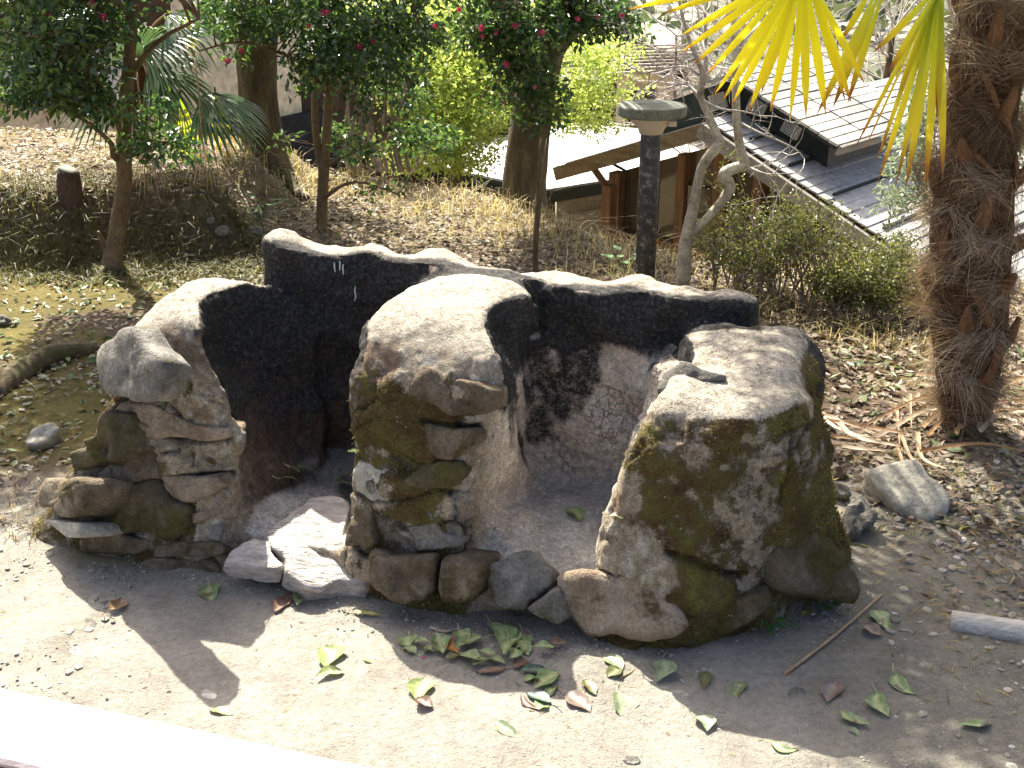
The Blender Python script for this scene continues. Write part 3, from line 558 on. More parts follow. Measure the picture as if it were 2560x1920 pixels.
stones = [  # outline, normal, material, bulge, depth, roughness, point(u,v,h) or None
 (R4((690,620),(740,540),(840,470),(920,475),(970,560),(1060,640),(1110,700),(1080,770),(1060,850),(1000,920),(830,905),(740,880),(680,800),(665,720)), NL, 'st_grey', .05, .07, .012, (-.88,.06,.50)),
 (R4((760,990),(800,935),(1000,940),(1280,1080),(1470,1110),(1470,1165),(1320,1195),(1140,1150),(1020,1190),(830,1150),(745,1110)), NF, 'st_tan', .03, .14, .010, None),
 (C1((380,400),(500,250),(640,60),(720,-60),(740,200),(690,380),(560,480),(440,460)), NL, 'st_moss', .05, .2, .02, (-1.0,.06,.29)),
 (C1((140,620),(180,520),(400,530),(560,560),(540,700),(480,840),(430,870),(250,800),(160,780)), NL, 'st_brown', .05, .22, .014, (-1.12,.05,.15)),
 (C1((250,760),(330,740),(440,860),(300,870)), NL, 'st_pale', .02, .08, .008, (-1.10,.01,.09)),
 (C1((100,890),(240,900),(430,930),(440,1040),(330,1050),(230,980)), NL, 'st_pale', .02, .12, .008, (-1.13,.0,.05)),
 (C1((690,300),(760,190),(1100,220),(1130,360),(1130,520),(960,560),(800,595),(720,560),(670,420)), NF, 'st_brown', .045, .14, .014, None),
 (C1((520,800),(620,620),(790,600),(1120,560),(1200,700),(1380,760),(1390,900),(1330,1030),(1240,1095),(1080,1070),(900,1020),(700,985),(550,950)), NF, 'st_moss', .06, .16, .016, None),
 (C1((430,1170),(440,930),(520,920),(560,960),(900,1040),(1050,1060),(1020,1170),(700,1190)), NF, 'st_brown', .03, .14, .01, None),
 (C1((1010,1260),(1060,1215),(1590,1215),(1650,1290),(1650,1415),(1400,1400),(1200,1385),(1030,1340)), NF, 'st_brown', .04, .14, .012, (-.63,-.01,.03)),
 (C1((1080,1110),(1330,1065),(1600,1090),(1680,1180),(1580,1208),(1080,1205)), NF, 'st_brown', .03, .14, .01, None),
 (C1((1130,500),(1280,490),(1410,510),(1640,500),(1700,600),(1540,690),(1400,745),(1260,720),(1190,640)), NF, 'st_tan', .035, .14, .01, None),
 (C1((1340,1010),(1400,960),(1660,905),(1670,960),(1640,1080),(1480,1080),(1360,1050)), NF, 'st_grey', .025, .12, .008, None),
 (C1((1370,850),(1560,780),(1670,800),(1670,850),(1540,880),(1400,920)), NF, 'st_tan', .025, .1, .008, None),
 (R5((540,700),(620,720),(760,770),(900,800),(1000,860),(990,980),(850,1030),(720,1010),(600,930),(490,880),(470,790)), NF, 'st_brown', .035, .14, .012, None),
 (R5((530,1060),(700,1095),(910,1100),(905,1190),(850,1260),(720,1310),(620,1290),(560,1220)), NF, 'st_brown', .035, .14, .009, None),
 (R5((110,860),(220,830),(345,940),(350,1170),(220,1120),(130,1110),(95,1000)), NF, 'st_grey', .035, .14, .010, (-.14,.08,.40)),
 (R5((110,1140),(240,1160),(340,1250),(330,1340),(200,1300),(150,1240)), NF, 'st_grey', .03, .12, .010, (-.14,.05,.31)),
 (R5((130,1290),(260,1310),(410,1410),(330,1610),(200,1560),(110,1500),(95,1390)), NF, 'st_pale', .05, .15, .010, (-.14,.03,.22)),
 (R5((480,1380),(540,1310),(800,1310),(840,1370),(790,1440),(690,1475),(450,1470),(420,1440)), NF, 'st_moss', .045, .14, .010, None),
 (C2((1190,1000),(1230,860),(1300,670),(1450,760),(1440,1000),(1470,1080),(1400,1160),(1210,1100)), NF, 'st_brown', .04, .15, .010, (-.16,.0,.12)),
 (C2((1740,960),(1940,800),(2000,930),(2050,1000),(2212,1080),(2200,1120),(1960,1160),(1810,1165),(1780,1080)), NF, 'st_grey', .03, .14, .010, None),
 (C2((1395,1190),(1430,1165),(1560,1220),(1800,1210),(1960,1200),(2000,1290),(1960,1480),(1880,1560),(1720,1615),(1620,1590),(1560,1500),(1420,1470)), NF, 'st_brown', .05, .16, .010, (-.03,-.06,.06)),
 (C3((20,680),(150,660),(400,720),(415,830),(370,960),(320,1050),(160,1100),(20,1040),(-20,900)), NF, 'st_brown', .05, .16, .010, (.09,-.07,.06)),
 (C3((420,770),(560,710),(760,615),(920,660),(1050,760),(1030,940),(880,1000),(870,1050),(790,1070),(750,1180),(560,1150),(500,1060),(450,880)), NT * .5 + NF * .5, 'st_grey', .045, .16, .016, (.26,-.05,.06)),
 (C3((780,1100),(880,1050),(1000,960),(1040,1000),(1100,1160),(1020,1210),(900,1200)), NF, 'st_grey', .02, .12, .010, (.33,-.06,.03)),
 (C3((1040,860),(1110,800),(1400,770),(1650,800),(1900,900),(2060,1080),(2090,1260),(2000,1330),(1800,1390),(1600,1385),(1420,1350),(1300,1360),(1200,1290),(1100,1120),(1040,980)), NF + np.array([0, 0, .3]), 'st_tan', .05, .18, .012, (.53,-.035,.06)),
 (C5((230,1330),(480,1230),(720,1200),(940,1150),(970,1300),(860,1400),(700,1480),(500,1540),(420,1545),(270,1440)), NF, 'st_moss', .04, .16, .012, (.84,.05,.04)),
 (C4((370,870),(450,720),(550,620),(640,660),(850,750),(960,770),(940,800),(720,850),(560,900),(480,920),(390,905)), NF + np.array([0, 0, .5]), 'st_grey', .035, .16, .010, None),
 (C5((1000,720),(1380,560),(1640,1000),(1660,1100),(1640,1250),(1330,1230),(1000,1120)), NR, 'st_moss', .05, .2, .016, (1.0,.20,.10)),
 ([(2003,1061),(2032,1056),(2061,1079),(2081,1154),(2074,1190),(2059,1256),(2039,1296),(1987,1314),(1962,1253),(1984,1140)], NR, 'st_moss', .05, .2, .018, (1.05,.40,.24)),
]
for i, (pl, n, mt, bu, de, ro, pt) in enumerate(stones):
    cx, cy = np.mean(pl, axis=0); n = n / np.linalg.norm(n)
    P0 = hit_body(cx, cy) if pt is None else k2w(*[np.array(float(q)) for q in pt])
    if P0 is None: P0 = k2w(np.array(0.), np.array(.05), np.array(.1))
    part('stone', stone_geo(plane_pts(pl, P0 - n * .006, n), n, bu * .62, de, ro, seed=i), M[mt], hearth)
M['lime_streak'] = mat_plain('chalky_streak', (.55, .55, .53), .9)
g = Geo()
for (x, y0, y1) in ((838, 655, 680), (850, 652, 676), (858, 660, 686), (888, 715, 752)):
    P = [hit_body(x + random.uniform(-2, 2), y) for y in np.linspace(y0, y1, 4)]
    if all(p is not None for p in P): g.tube(np.array(P) - [0, .002, 0], [.0015, .003, .003, .002], 5, .4, 2)
if g.n: part('droppings', g, M['lime_streak'], hearth, kind='stuff')
# the two flat slabs at the mouth of the left bay
def slab(pts, hts, th, mt, seed, rough=.012):
    P = np.array([atz(px, py, hh) for (px, py), hh in zip(pts, hts)]); c = P.mean(0)
    uu, ss, vt = np.linalg.svd(P - c); n = vt[2] * np.sign(vt[2][2])
    part('stone', stone_geo(P, n, .012, th, rough, 44, seed, True), M[mt], hearth, label='flat slab at the mouth of the left fire bay')
slab(C2((640,1330),(690,1290),(510,1050),(560,960),(700,880),(820,800),(1050,710),(1230,770),(1215,900),(1190,1090),(1390,1290),(1395,1490),(1200,1490),(960,1530),(860,1450)),
     [.075,.08,.10,.105,.11,.115,.12,.115,.11,.10,.06,.035,.035,.035,.05], .07, 'st_slab', 71, .016)
slab(C2((140,1290),(210,1180),(330,1100),(500,1060),(600,1180),(690,1290),(630,1345),(430,1335),(250,1300)), [.07,.085,.095,.10,.09,.08,.075,.07,.07], .055, 'st_slab', 72)

# ------------------------------------------------------------------ houses
TIMB = [(.3, (.10, .05, .028)), (.55, (.17, .09, .048)), (.75, (.25, .15, .09))]
M['timber'] = mat_noise('red_brown_timber', TIMB, 5, stretch=(6, 6, .6), bdist=.004, rough=.6)
M['fascia'] = mat_noise('weathered_fascia', [(.3, (.13, .085, .045)), (.55, (.21, .155, .09)), (.75, (.20, .21, .12))], 3, stretch=(1, 1, 6), bdist=.004, rough=.7)
M['roof'] = mat_noise('grey_sheet_roof', [(.3, (.27, .27, .26)), (.55, (.38, .37, .34)), (.75, (.47, .45, .41))], 2.5, bdist=.003, rough=.55, spec=.5)
M['roof_light'] = mat_noise('pale_sheet_roof', [(.3, (.33, .325, .31)), (.7, (.45, .44, .42))], 2, bdist=.003, rough=.5, spec=.5)
M['tile'] = mat_noise('pale_roof_sheet', [(.35, (.24, .235, .21)), (.5, (.36, .345, .30)), (.65, (.46, .435, .38))], 1.8, bdist=.003, rough=.6)
M['dkwall'] = mat_noise('dark_green_wall', [(.3, (.014, .018, .016)), (.7, (.03, .036, .033))], 6, bdist=.003, rough=.8)
M['greywall'] = mat_noise('grey_rendered_wall', [(.3, (.085, .088, .09)), (.7, (.12, .12, .12))], 6, bdist=.003, rough=.8)
M['beige'] = mat_noise('beige_render', [(.3, (.64, .54, .39)), (.6, (.72, .62, .46)), (.8, (.76, .67, .52))], 1.2, bdist=.004, rough=.9)
M['brownwall'] = mat_noise('brown_boarding', [(.3, (.035, .02, .013)), (.7, (.08, .048, .03))], 3, stretch=(5, 5, .5), bdist=.006, rough=.8)
M['board'] = mat_noise('grey_weathered_board', [(.3, (.16, .145, .12)), (.7, (.30, .28, .24))], 4, stretch=(.6, .6, 6), bdist=.006, rough=.85)
M['basement'] = mat_noise('dark_basement', [(.3, (.012, .012, .014)), (.7, (.035, .035, .04))], 3, rough=.8)
M['concrete'] = mat_noise('grey_concrete', [(.3, (.20, .20, .20)), (.7, (.34, .33, .32))], 6, bdist=.006, rough=.85)
M['white'] = mat_plain('white_vent_paint', (.5, .49, .45), .5)
m_, nt_, b_ = newmat('brown_reflection_glass'); b_.inputs['Base Color'].default_value = (.075, .058, .036, 1); b_.inputs['Roughness'].default_value = .06; b_.inputs['Specular IOR Level'].default_value = .8; M['glass'] = m_  # brown base colour stands in for trees reflected in the panes
M['shingle'] = mat_noise('brown_grey_shingle', [(.3, (.26, .22, .17)), (.7, (.42, .37, .30))], 3, bdist=.01, rough=.9, stretch=(1, 1, 1))

def obox(g, c, ax, half):
    """box with given axes (rows) and half sizes"""
    ax = np.array([a / np.linalg.norm(a) for a in np.asarray(ax, float)]); g.box(c, half, ax.T)
def slabq(g, a, b, c, d, th):
    """quad a b c d thickened downwards along its normal"""
    a, b, c, d = [np.asarray(q, float) for q in (a, b, c, d)]; n = np.cross(b - a, d - a); n /= np.linalg.norm(n)
    if n[2] < 0: n = -n
    T = np.array([a, b, c, d]); V = np.vstack([T, T - n * th])
    g.add(V, [[0, 1, 2, 3], [7, 6, 5, 4], [0, 4, 5, 1], [1, 5, 6, 2], [2, 6, 7, 3], [3, 7, 4, 0]])
Zu = np.array([0, 0, 1.0])
A = at(1788, 297, 9.0); Lp = at(1413, 407, 10.0); Rp = at(2245, 604, 8.0)
wdir = np.array([1.12, -1.0, 0]); wdir /= np.linalg.norm(wdir); bdir = np.array([1.0, 1.12, 0]); bdir /= np.linalg.norm(bdir)
rk = Rp - A; lk = Lp - A
house = thing('timber_house', 'dark timber house with gabled sheet roof and raised vent storey', 'house', (A[0], A[1], -3.0))
Q = lambda s, t, up=0.0: A + rk * s + bdir * t + Zu * up
nR = np.cross(rk, bdir); nR /= np.linalg.norm(nR); nR *= np.sign(nR[2])
# right slope: sheets stepping down the slope, each with its own lap
SL = 1.75; NS = 34
pan = []
for i in range(NS):
    s0, s1 = i * SL / NS, (i + 1.0) * SL / NS + .006
    g = Geo(); up0, up1 = .010, .018; j = random.uniform(-.003, .003)
    V = [Q(s0, -.12, up0 + j), Q(s1, -.12, up1 + j), Q(s1, 3.0, up1 + j), Q(s0, 3.0, up0 + j)]
    slabq(g, *V, .012); part('roof_panel', g, M['roof'], house, False)
g = Geo(); slabq(g, Q(0, -.08), Q(SL, -.08), Q(SL, 2.9), Q(0, 2.9), .07); part('roof_deck', g, M['timber'], house, False)
g = Geo(); 
for s in (.20, .42, .66, .92, 1.2, 1.5):
    slabq(g, Q(s, .0, .034), Q(s + .012, .0, .034), Q(s + .012, 2.9, .034), Q(s, 2.9, .034), .02)
part('roof_seam', g, M['dkwall'], house, False)
g = Geo(); slabq(g, A - lk * 0, Lp, Lp + bdir * 2.8, A + bdir * 2.8, .06); part('roof', g, M['roof'], house, False)
# fascia boards along the two rakes
def fascia(p, q, mt, hgt=.11, off=-.15):
    g = Geo(); d = q - p; dn = d / np.linalg.norm(d); upv = np.cross(dn, bdir); upv *= np.sign(upv[2]); c = (p + q) / 2 + bdir * off - upv * (hgt / 2 + .015)
    obox(g, c, (dn, bdir, upv), (np.linalg.norm(d) / 2, .022, hgt / 2)); part('fascia', g, M[mt], house, False)
fascia(A, Lp, 'fascia'); fascia(A, A + rk * SL, 'board')
# gable wall, set back under the eaves: posts, rails, glass, lower panels
G0 = lambda s, z, t=.35: np.array([A[0], A[1], 0]) + wdir * s + bdir * t + Zu * z
def rake_z(s): return A[2] + (lk[2] / np.linalg.norm(lk[:2]) * -s if s < 0 else rk[2] / np.linalg.norm(rk[:2]) * s) - .2
g = Geo(); V = [G0(-1.1, -2.9), G0(2.2, -2.9), G0(2.2, rake_z(2.2)), G0(0, rake_z(0)), G0(-1.1, rake_z(-1.1))]; g.add(V, [[0, 1, 2, 3]]); g.add([V[0], V[3], V[4]], [[0, 1, 2]])
part('window_glass', g, M['glass'], house, False)
for s in (-1.12, -.80, -.46, -.10, .24, .62, 1.0, 1.4, 1.8):
    g = Geo(); z0, z1_ = -2.9, rake_z(s); obox(g, G0(s, (z0 + z1_) / 2, .33), (wdir, bdir, Zu), (.055 if s in (-.10, -1.12) else .038, .06, (z1_ - z0) / 2)); part('post', g, M['timber'], house, False)
for z in (-.95, -1.15):
    g = Geo(); obox(g, G0(.45, z, .33), (wdir, bdir, Zu), (1.55, .05, .035)); part('rail', g, M['timber'], house, False)
for s0, s1 in ((-1.08, -.84), (-.76, -.5), (-.42, -.15), (-.05, .20), (.28, .58), (.66, .96)):
    g = Geo(); obox(g, G0((s0 + s1) / 2, -2.05, .34), (wdir, bdir, Zu), ((s1 - s0) / 2, .02, .85)); part('wall_panel', g, M['greywall'], house, False)
for c_, w_, z0, z1_ in ((-.28, .12, -.9, -.42),):
    g = Geo(); obox(g, G0(c_, (z0 + z1_) / 2, .31), (wdir, bdir, Zu), (w_, .012, (z1_ - z0) / 2)); part('window_pane', g, M['glass'], house, False)
# open corner at the left: post, brace and tie
pL = at(1526, 400, 9.75)
g = Geo(); obox(g, (pL[0], pL[1], -1.5), (wdir, bdir, Zu), (.045, .045, 1.02)); part('post', g, M['timber'], house, False)
g = Geo(); g.tube([at(1475, 408, 9.85), at(1526, 480, 9.75)], .032, 4, sub=1); part('brace', g, M['timber'], house, False)
g = Geo(); g.tube([at(1512, 398, 9.7), at(1572, 432, 9.7), at(1574, 600, 9.7)], .014, 6, sub=1); part('downpipe', g, M['dkwall'], house, True)
# raised vent storey straddling the ridge
RS = .50
nl = lk / np.linalg.norm(lk)
mon = [(0, .30)]
g = Geo(); P0, P1 = Q(0, .35), Q(RS, .35); B0, B1 = Q(0, 1.4), Q(RS, 1.4)
h0 = .28
g.add([P0, P1, P1 + Zu * h0, P0 + Zu * h0], [[0, 1, 2, 3]]); part('vent_storey_wall', g, M['dkwall'], house, False)
g = Geo(); g.add([B0, B1, B1 + Zu * h0, B0 + Zu * h0], [[1, 0, 3, 2]]); part('vent_storey_wall', g, M['dkwall'], house, False)
g = Geo(); g.add([P1, B1, B1 + Zu * h0, P1 + Zu * h0], [[0, 1, 2, 3]]); part('vent_storey_end', g, M['greywall'], house, False)
LQ = lambda s, t, up=0.0: A + lk * s + bdir * t + Zu * up
g = Geo(); g.add([LQ(0, .36), LQ(.55, .36), LQ(.55, .36, h0 - .02), LQ(0, .36, h0)], [[0, 1, 2, 3]]); part('vent_storey_wall', g, M['dkwall'], house, False)
def vent(c, ax):
    g = Geo(); obox(g, c, (ax, bdir, np.cross(ax, bdir)), (.075, .012, .06)); v = part('vent', g, M['white'], house, False)
    g = Geo(); u3 = np.cross(ax, bdir); u3 = u3 / np.linalg.norm(u3)
    for k in range(6): obox(g, c - bdir * .016 + u3 * (k - 2.5) * .018, (ax, bdir, u3), (.064, .004, .004))
    part('slat', g, M['concrete'], v, False, kind='stuff')
rn = rk / np.linalg.norm(rk)
vent(Q(.30, .335, h0 * .50), rn); vent(Q(.10, .335, h0 * .50), rn); vent(LQ(.14, .345, h0 * .5), nl)
# its own roof of pale sheets, in three courses
for c_ in range(3):
    for i in range(12):
        s0, s1 = -.02 + i * .64 / 12, -.02 + (i + 1) * .64 / 12 - .006; t0, t1 = .14 + c_ * .48, .14 + (c_ + 1) * .48 - .014; lift = .31 + c_ * .004 + random.uniform(-.003, .003)
        g = Geo(); slabq(g, Q(s0, t0, lift), Q(s1, t0, lift + .003), Q(s1, t1, lift + .003), Q(s0, t1, lift), .02); part('roof_sheet', g, M['tile'], house, False)
g = Geo(); slabq(g, Q(-.02, .15, .295), Q(.60, .15, .295), Q(.60, 1.57, .295), Q(-.02, 1.57, .295), .03); part('vent_roof_deck', g, M['dkwall'], house, False)
g = Geo(); a_, b2 = Q(.615, .15, .27), Q(.615, 1.57, .27); obox(g, (a_ + b2) / 2, (bdir, rn, np.cross(bdir, rn)), (.71, .012, .035)); part('fascia', g, M['board'], house, False)
for s0, s1 in ((.0, .14), (.14, .28)):
    g = Geo(); slabq(g, LQ(s0, .14, .31), LQ(s1, .14, .31), LQ(s1, 1.5, .31), LQ(s0, 1.5, .31), .02); part('roof_sheet', g, M['tile'], house, False)

# low hipped outbuilding roof, centre
E1, E, E2, Pk = at(1003, 402, 12.3), at(1370, 478, 10.5), at(1690, 428, 11.6), at(1435, 307, 13.4)
out = thing('outbuilding', 'low outbuilding under a flat pale sheet metal hipped roof', 'outbuilding', (E[0], E[1] + .5, -3.0))
def roof_tri(a, b, apex, n):
    for i in range(n):
        f0, f1 = i / n, (i + 1) / n - .004; l = lambda p, f: p + (apex - p) * f; g = Geo(); up = Zu * (.02 + i * .002)
        slabq(g, l(a, f0) + up, l(b, f0) + up, l(b, f1) + up, l(a, f1) + up, .02); part('roof_panel', g, M['roof_light'], out, False)
roof_tri(E1, E, Pk, 7); roof_tri(E, E2, Pk, 7)
P2 = at(1640, 325, 14.0)
g = Geo(); slabq(g, Pk, E2, E2 + (P2 - Pk), P2, .05); part('roof_panel', g, M['roof_light'], out, False)
for a, b in ((E1, E), (E, E2)):
    g = Geo(); d = (b - a) / np.linalg.norm(b - a); obox(g, (a + b) / 2 - Zu * .05, (d, np.cross(Zu, d), Zu), (np.linalg.norm(b - a) / 2, .015, .055)); part('eave_board', g, M['dkwall'], out, False)
inn = np.array([.06, .28, 0])
for i in range(8):
    a, b = E + (E2 - E) * .03 + inn, E2 + inn; z = -.18 - i * .19; d = (b - a); d[2] = 0; dn = d / np.linalg.norm(d); g = Geo()
    obox(g, (a + b) / 2 + Zu * z, (dn, np.cross(Zu, dn), Zu), (np.linalg.norm(d) / 2, .015 + .003 * (i % 2), .092)); part('wall_board', g, M['board'], out, False)
a, b = E1 + inn, E + inn; d = (b - a); d[2] = 0; dn = d / np.linalg.norm(d); g = Geo(); obox(g, (a + b) / 2 - Zu * 1.1, (dn, np.cross(Zu, dn), Zu), (np.linalg.norm(d) / 2 - .03, .05, 1.0)); part('wall', g, M['brownwall'], out, False)

# beige house far behind, right of centre
Y2 = 22.0; hb = thing('beige_house', 'beige rendered house with small windows and shingled roof behind the lamp', 'house', at(1640, 330, Y2) * [1, 1, 0] + [0, 0, -3.1])
w0, w1, w2 = at(1541, 330, Y2), at(1661, 330, Y2 - .4), at(1740, 330, Y2 + .8)
def wallq(a, b, z0, z1_, th=.12):
    g = Geo(); d = (b - a) * [1, 1, 0]; dn = d / np.linalg.norm(d); obox(g, np.array([(a[0] + b[0]) / 2, (a[1] + b[1]) / 2, (z0 + z1_) / 2]), (dn, np.cross(Zu, dn), Zu), (np.linalg.norm(d) / 2, th / 2, (z1_ - z0) / 2)); return g
ztop = at(1600, 180, Y2)[2]
part('wall', wallq(w0, w1, -3.1, ztop), M['beige'], hb, False); part('wall', wallq(w1 + [.07, .05, 0], w2, -3.1, ztop - .02), M['beige'], hb, False)
g = wallq(w0 + [-3.5, 2.0, 0], w0 + [-.06, .03, 0], -3.1, ztop - .3); part('wall', g, M['brownwall'], hb, False)
for (x0, y0, x1, y1) in ((1568, 232, 1588, 256), (1612, 226, 1630, 258), (1568, 296, 1592, 326), (1698, 168, 1716, 196)):
    c_ = (at(x0, y0, Y2 - .35) + at(x1, y1, Y2 - .35)) / 2; wd = abs(at(x1, y0, Y2)[0] - at(x0, y0, Y2)[0]) / 2; hd = abs(at(x0, y0, Y2)[2] - at(x0, y1, Y2)[2]) / 2
    g = Geo(); g.box(c_, (wd, .05, hd)); w_ = part('window', g, M['glass'], hb, False)
    g = Geo()
    for dx in (-1, 1): g.box(c_ + [dx * wd, -.02, 0], (.03, .06, hd + .03))
    for dz in (-1, 1): g.box(c_ + [0, -.021, dz * hd], (wd, .058, .03))
    part('window_frame', g, M['brownwall'], w_, False)
ra, rb, rc, rd = at(1500, 192, Y2 - .9), at(1760, 176, Y2 - .9), at(1790, 112, Y2 + 3.2), at(1560, 128, Y2 + 3.2)
ra, rb, rc, rd = [np.array(q) for q in (ra, rb, rc, rd)]
rc[2] = rd[2] = max(rc[2], rd[2])
for i in range(9):
    f0, f1 = i / 9, (i + 1) / 9 + .01; l = lambda p, q, f: p + (q - p) * f; g = Geo(); up = Zu * .03
    slabq(g, l(ra, rd, f0) + up * 1.8, l(rb, rc, f0) + up * 1.8, l(rb, rc, f1), l(ra, rd, f1), .03); part('shingle_course', g, M['shingle'], hb, False)
# second house further back with grey roof
hb2 = thing('grey_roofed_house', 'distant house with grey sloping roof and dark gable', 'house', at(1620, 120, 30) * [1, 1, 0] + [0, 0, -3.1])
g = Geo(); slabq(g, at(1560, 95, 28), at(1730, 140, 27), at(1730, 82, 33), at(1590, 50, 33), .1); part('roof', g, M['shingle'], hb2, False)
g = wallq(at(1520, 110, 29), at(1720, 110, 28.5), -3.1, at(1600, 100, 28.5)[2] - .1); part('wall', g, M['brownwall'], hb2, False)

# beige building on the left
c0, c1, cl_ = at(478, 332, 11.0), at(735, 270, 12.2), at(-500, 300, 11.6)
lb = thing('beige_building', 'large beige rendered building with dark basement behind the camellias', 'building', (c0[0], c0[1], -3.0))
part('wall', wallq(c0, c1, c0[2], 3.4, .2), M['beige'], lb, False)
part('basement_wall', wallq(c0 + [.05, .18, 0], c1 + [.3, .18, 0], -3.0, c0[2] - .004, .2), M['basement'], lb, False)
part('pillar', wallq(at(582, 340, 11.35), at(606, 340, 11.4), -3.0, c0[2] - .01, .2), M['concrete'], lb, False)
g = wallq(c1 + [.01, .02, 0], c1 + [2.2, 1.6, 0], -3.0, .25, .2); part('wall', g, M['brownwall'], lb, False)
ztl = at(60, 228, 11.6)[2]
part('wall', wallq(cl_, c0 + [-.15, .02, 0], c0[2] - .4, ztl, .2), M['beige'], lb, False)
g = Geo(); slabq(g, cl_ * [1, 1, 0] + [0, -.25, ztl + .03], c0 * [1, 1, 0] + [-.12, -.25, ztl + .03], c0 * [1, 1, 0] + [-.12, 1.6, ztl + .32], cl_ * [1, 1, 0] + [0, 1.6, ztl + .32], .05); part('roof', g, M['roof'], lb, False)
part('upper_wall', wallq(cl_ + [0, 1.7, 0], c0 + [-.15, 1.7, 0], -2, 3.2, .2), M['brownwall'], lb, False)
# made-up shed, its pale roof standing in for bright valley ground at the right
sh = thing('valley_ground_stand_in', 'added pale sheet standing in for bright sunlit valley ground beyond the timber house', 'stand-in', at(2240, 280, 19) * [1, 1, 0] + [0, 0, -3.1])
g = Geo(); slabq(g, at(2150, 278, 17.5), at(2420, 300, 17.5), at(2420, 225, 22), at(2165, 215, 22), .1); part('roof', g, M['roof_light'], sh, False)
part('wall', wallq(at(2155, 280, 17.7), at(2415, 300, 17.7), -3.1, at(2240, 285, 17.5)[2] - .12), M['concrete'], sh, False)

# ------------------------------------------------------------------ garden lamp
lp = at(1612, 694, 5.45); lz = tz(lp[0], lp[1]) - .1; ltop = at(1620, 300, 5.45)[2]
lamp = thing('garden_lamp', 'mushroom shaped garden lamp with disc cap on a speckled black post', 'lamp', (lp[0], lp[1], lz))
M['lamppost'] = mat_noise('black_post_flaking', [(.35, (.045, .045, .045)), (.55, (.085, .085, .083)), (.61, (.20, .20, .19)), (.75, (.40, .40, .38))], 30, detail=8, bdist=.004, rough=.7)
M['capstone'] = mat_noise('mossy_grey_cap', [(.3, (.11, .12, .09)), (.6, (.20, .215, .17)), (.8, (.27, .28, .24))], 14, bdist=.004, rough=.85)
M['diffuser'] = mat_plain('cream_diffuser', (.55, .48, .37), .5)
def lathe(g, c, prof, n=28):
    a = np.linspace(0, 2 * math.pi, n, endpoint=False); V = np.concatenate([[[c[0] + r * math.cos(t), c[1] + r * math.sin(t), c[2] + z] for t in a] for r, z in prof])
    m = len(prof); i = np.arange(m - 1)[:, None] * n; j = np.arange(n)[None]; k = (j + 1) % n; g.add(V, np.stack([i + j, i + k, i + k + n, i + j + n], -1).reshape(-1, 4))
sc_ = (ltop - lz); c_ = (lp[0], lp[1], lz)
rp = .047
g = Geo(); lathe(g, c_, [(0.001, 0), (rp, 0), (rp, sc_ - .12), (rp * .98, sc_ - .062)]); part('post', g, M['lamppost'], lamp)
g = Geo(); lathe(g, c_, [(rp * .9, sc_ - .062), (rp * 1.12, sc_ - .06), (rp * 1.3, sc_ - .035), (.104, sc_ + .008), (.104, sc_ + .02), (.02, sc_ + .02)]); part('diffuser', g, M['diffuser'], lamp)
g = Geo(); lathe(g, c_, [(.02, sc_ + .021), (.15, sc_ + .021), (.156, sc_ + .027), (.156, sc_ + .062), (.152, sc_ + .068), (.10, sc_ + .074), (.001, sc_ + .078)], 64); part('cap', g, M['capstone'], lamp, False)
g = Geo(); g.box((lp[0] + .085, lp[1] - .07, sc_ + lz - .004), (.018, .012, .012)); part('bracket', g, M['diffuser'], lamp, False)

# ------------------------------------------------------------------ foliage helpers
def unit(a): return a / (np.linalg.norm(a, axis=-1, keepdims=True) + 1e-9)
def leaves(g, C, Dr, Nn, L, W, fold=.25, rnd=None):
    """leaf blades: base, two sides, tip, folded on the midrib"""
    n = len(C); L = np.broadcast_to(L, (n,))[:, None]; W = np.broadcast_to(W, (n,))[:, None]
    Dr = unit(Dr); S = unit(np.cross(Dr, Nn)); Nn = np.cross(S, Dr)
    m = C + Dr * L * .45
    V = np.stack([C, m + S * W * .5 + Nn * W * fold, C + Dr * L - Nn * L * .12, m - S * W * .5 + Nn * W * fold], 1).reshape(-1, 3)
    i = np.arange(n)[:, None] * 4; F = np.concatenate([i + np.array([[0, 1, 2]]), i + np.array([[0, 2, 3]])])
    if rnd is None: rnd = rng.random(n)
    g.add(V, F, np.repeat(rnd, 4))
def clumps(g, C, per, rad, L, W, flat=.6, shade=None, up=.3):
    """leaf clusters round twig tips"""
    C = np.asarray(C); n = len(C) * per; ci = np.repeat(np.arange(len(C)), per)
    off = rng.normal(0, 1, (n, 3)); off = unit(off) * (rng.random(n) ** .5)[:, None] * rad; off[:, 2] *= flat
    Dr = unit(off + rng.normal(0, rad * .5, (n, 3))); Dr[:, 2] -= .15
    Nn = rng.normal(0, .55, (n, 3)) + np.array([0, 0, 1.0])
    r = np.clip(rng.random(n) * .75 + np.repeat(rng.random(len(C)), per) * .3, 0, 1)
    leaves(g, C[ci] + off, Dr, Nn, L * rng.uniform(.7, 1.25, n), W * rng.uniform(.75, 1.2, n), .2, r)
def ell_points(ells, K_=K):
    """points through crown lobes given as (x, y, rx, ry, distance, half depth, count) seen in the first view"""
    o = []
    for x, y, rx, ry, Yc, dY, n in ells:
        for _ in range(int(n * .70) if (y > 0 and Yc < 7.3) else n):
            q = rng.normal(0, 1, 3); q = q / np.linalg.norm(q) * rng.random() ** (1 / 2.4)
            o.append(at((x + rx * q[0]) * K_, (y + ry * q[1]) * K_, Yc + dY * q[2]))
    return np.array(o)
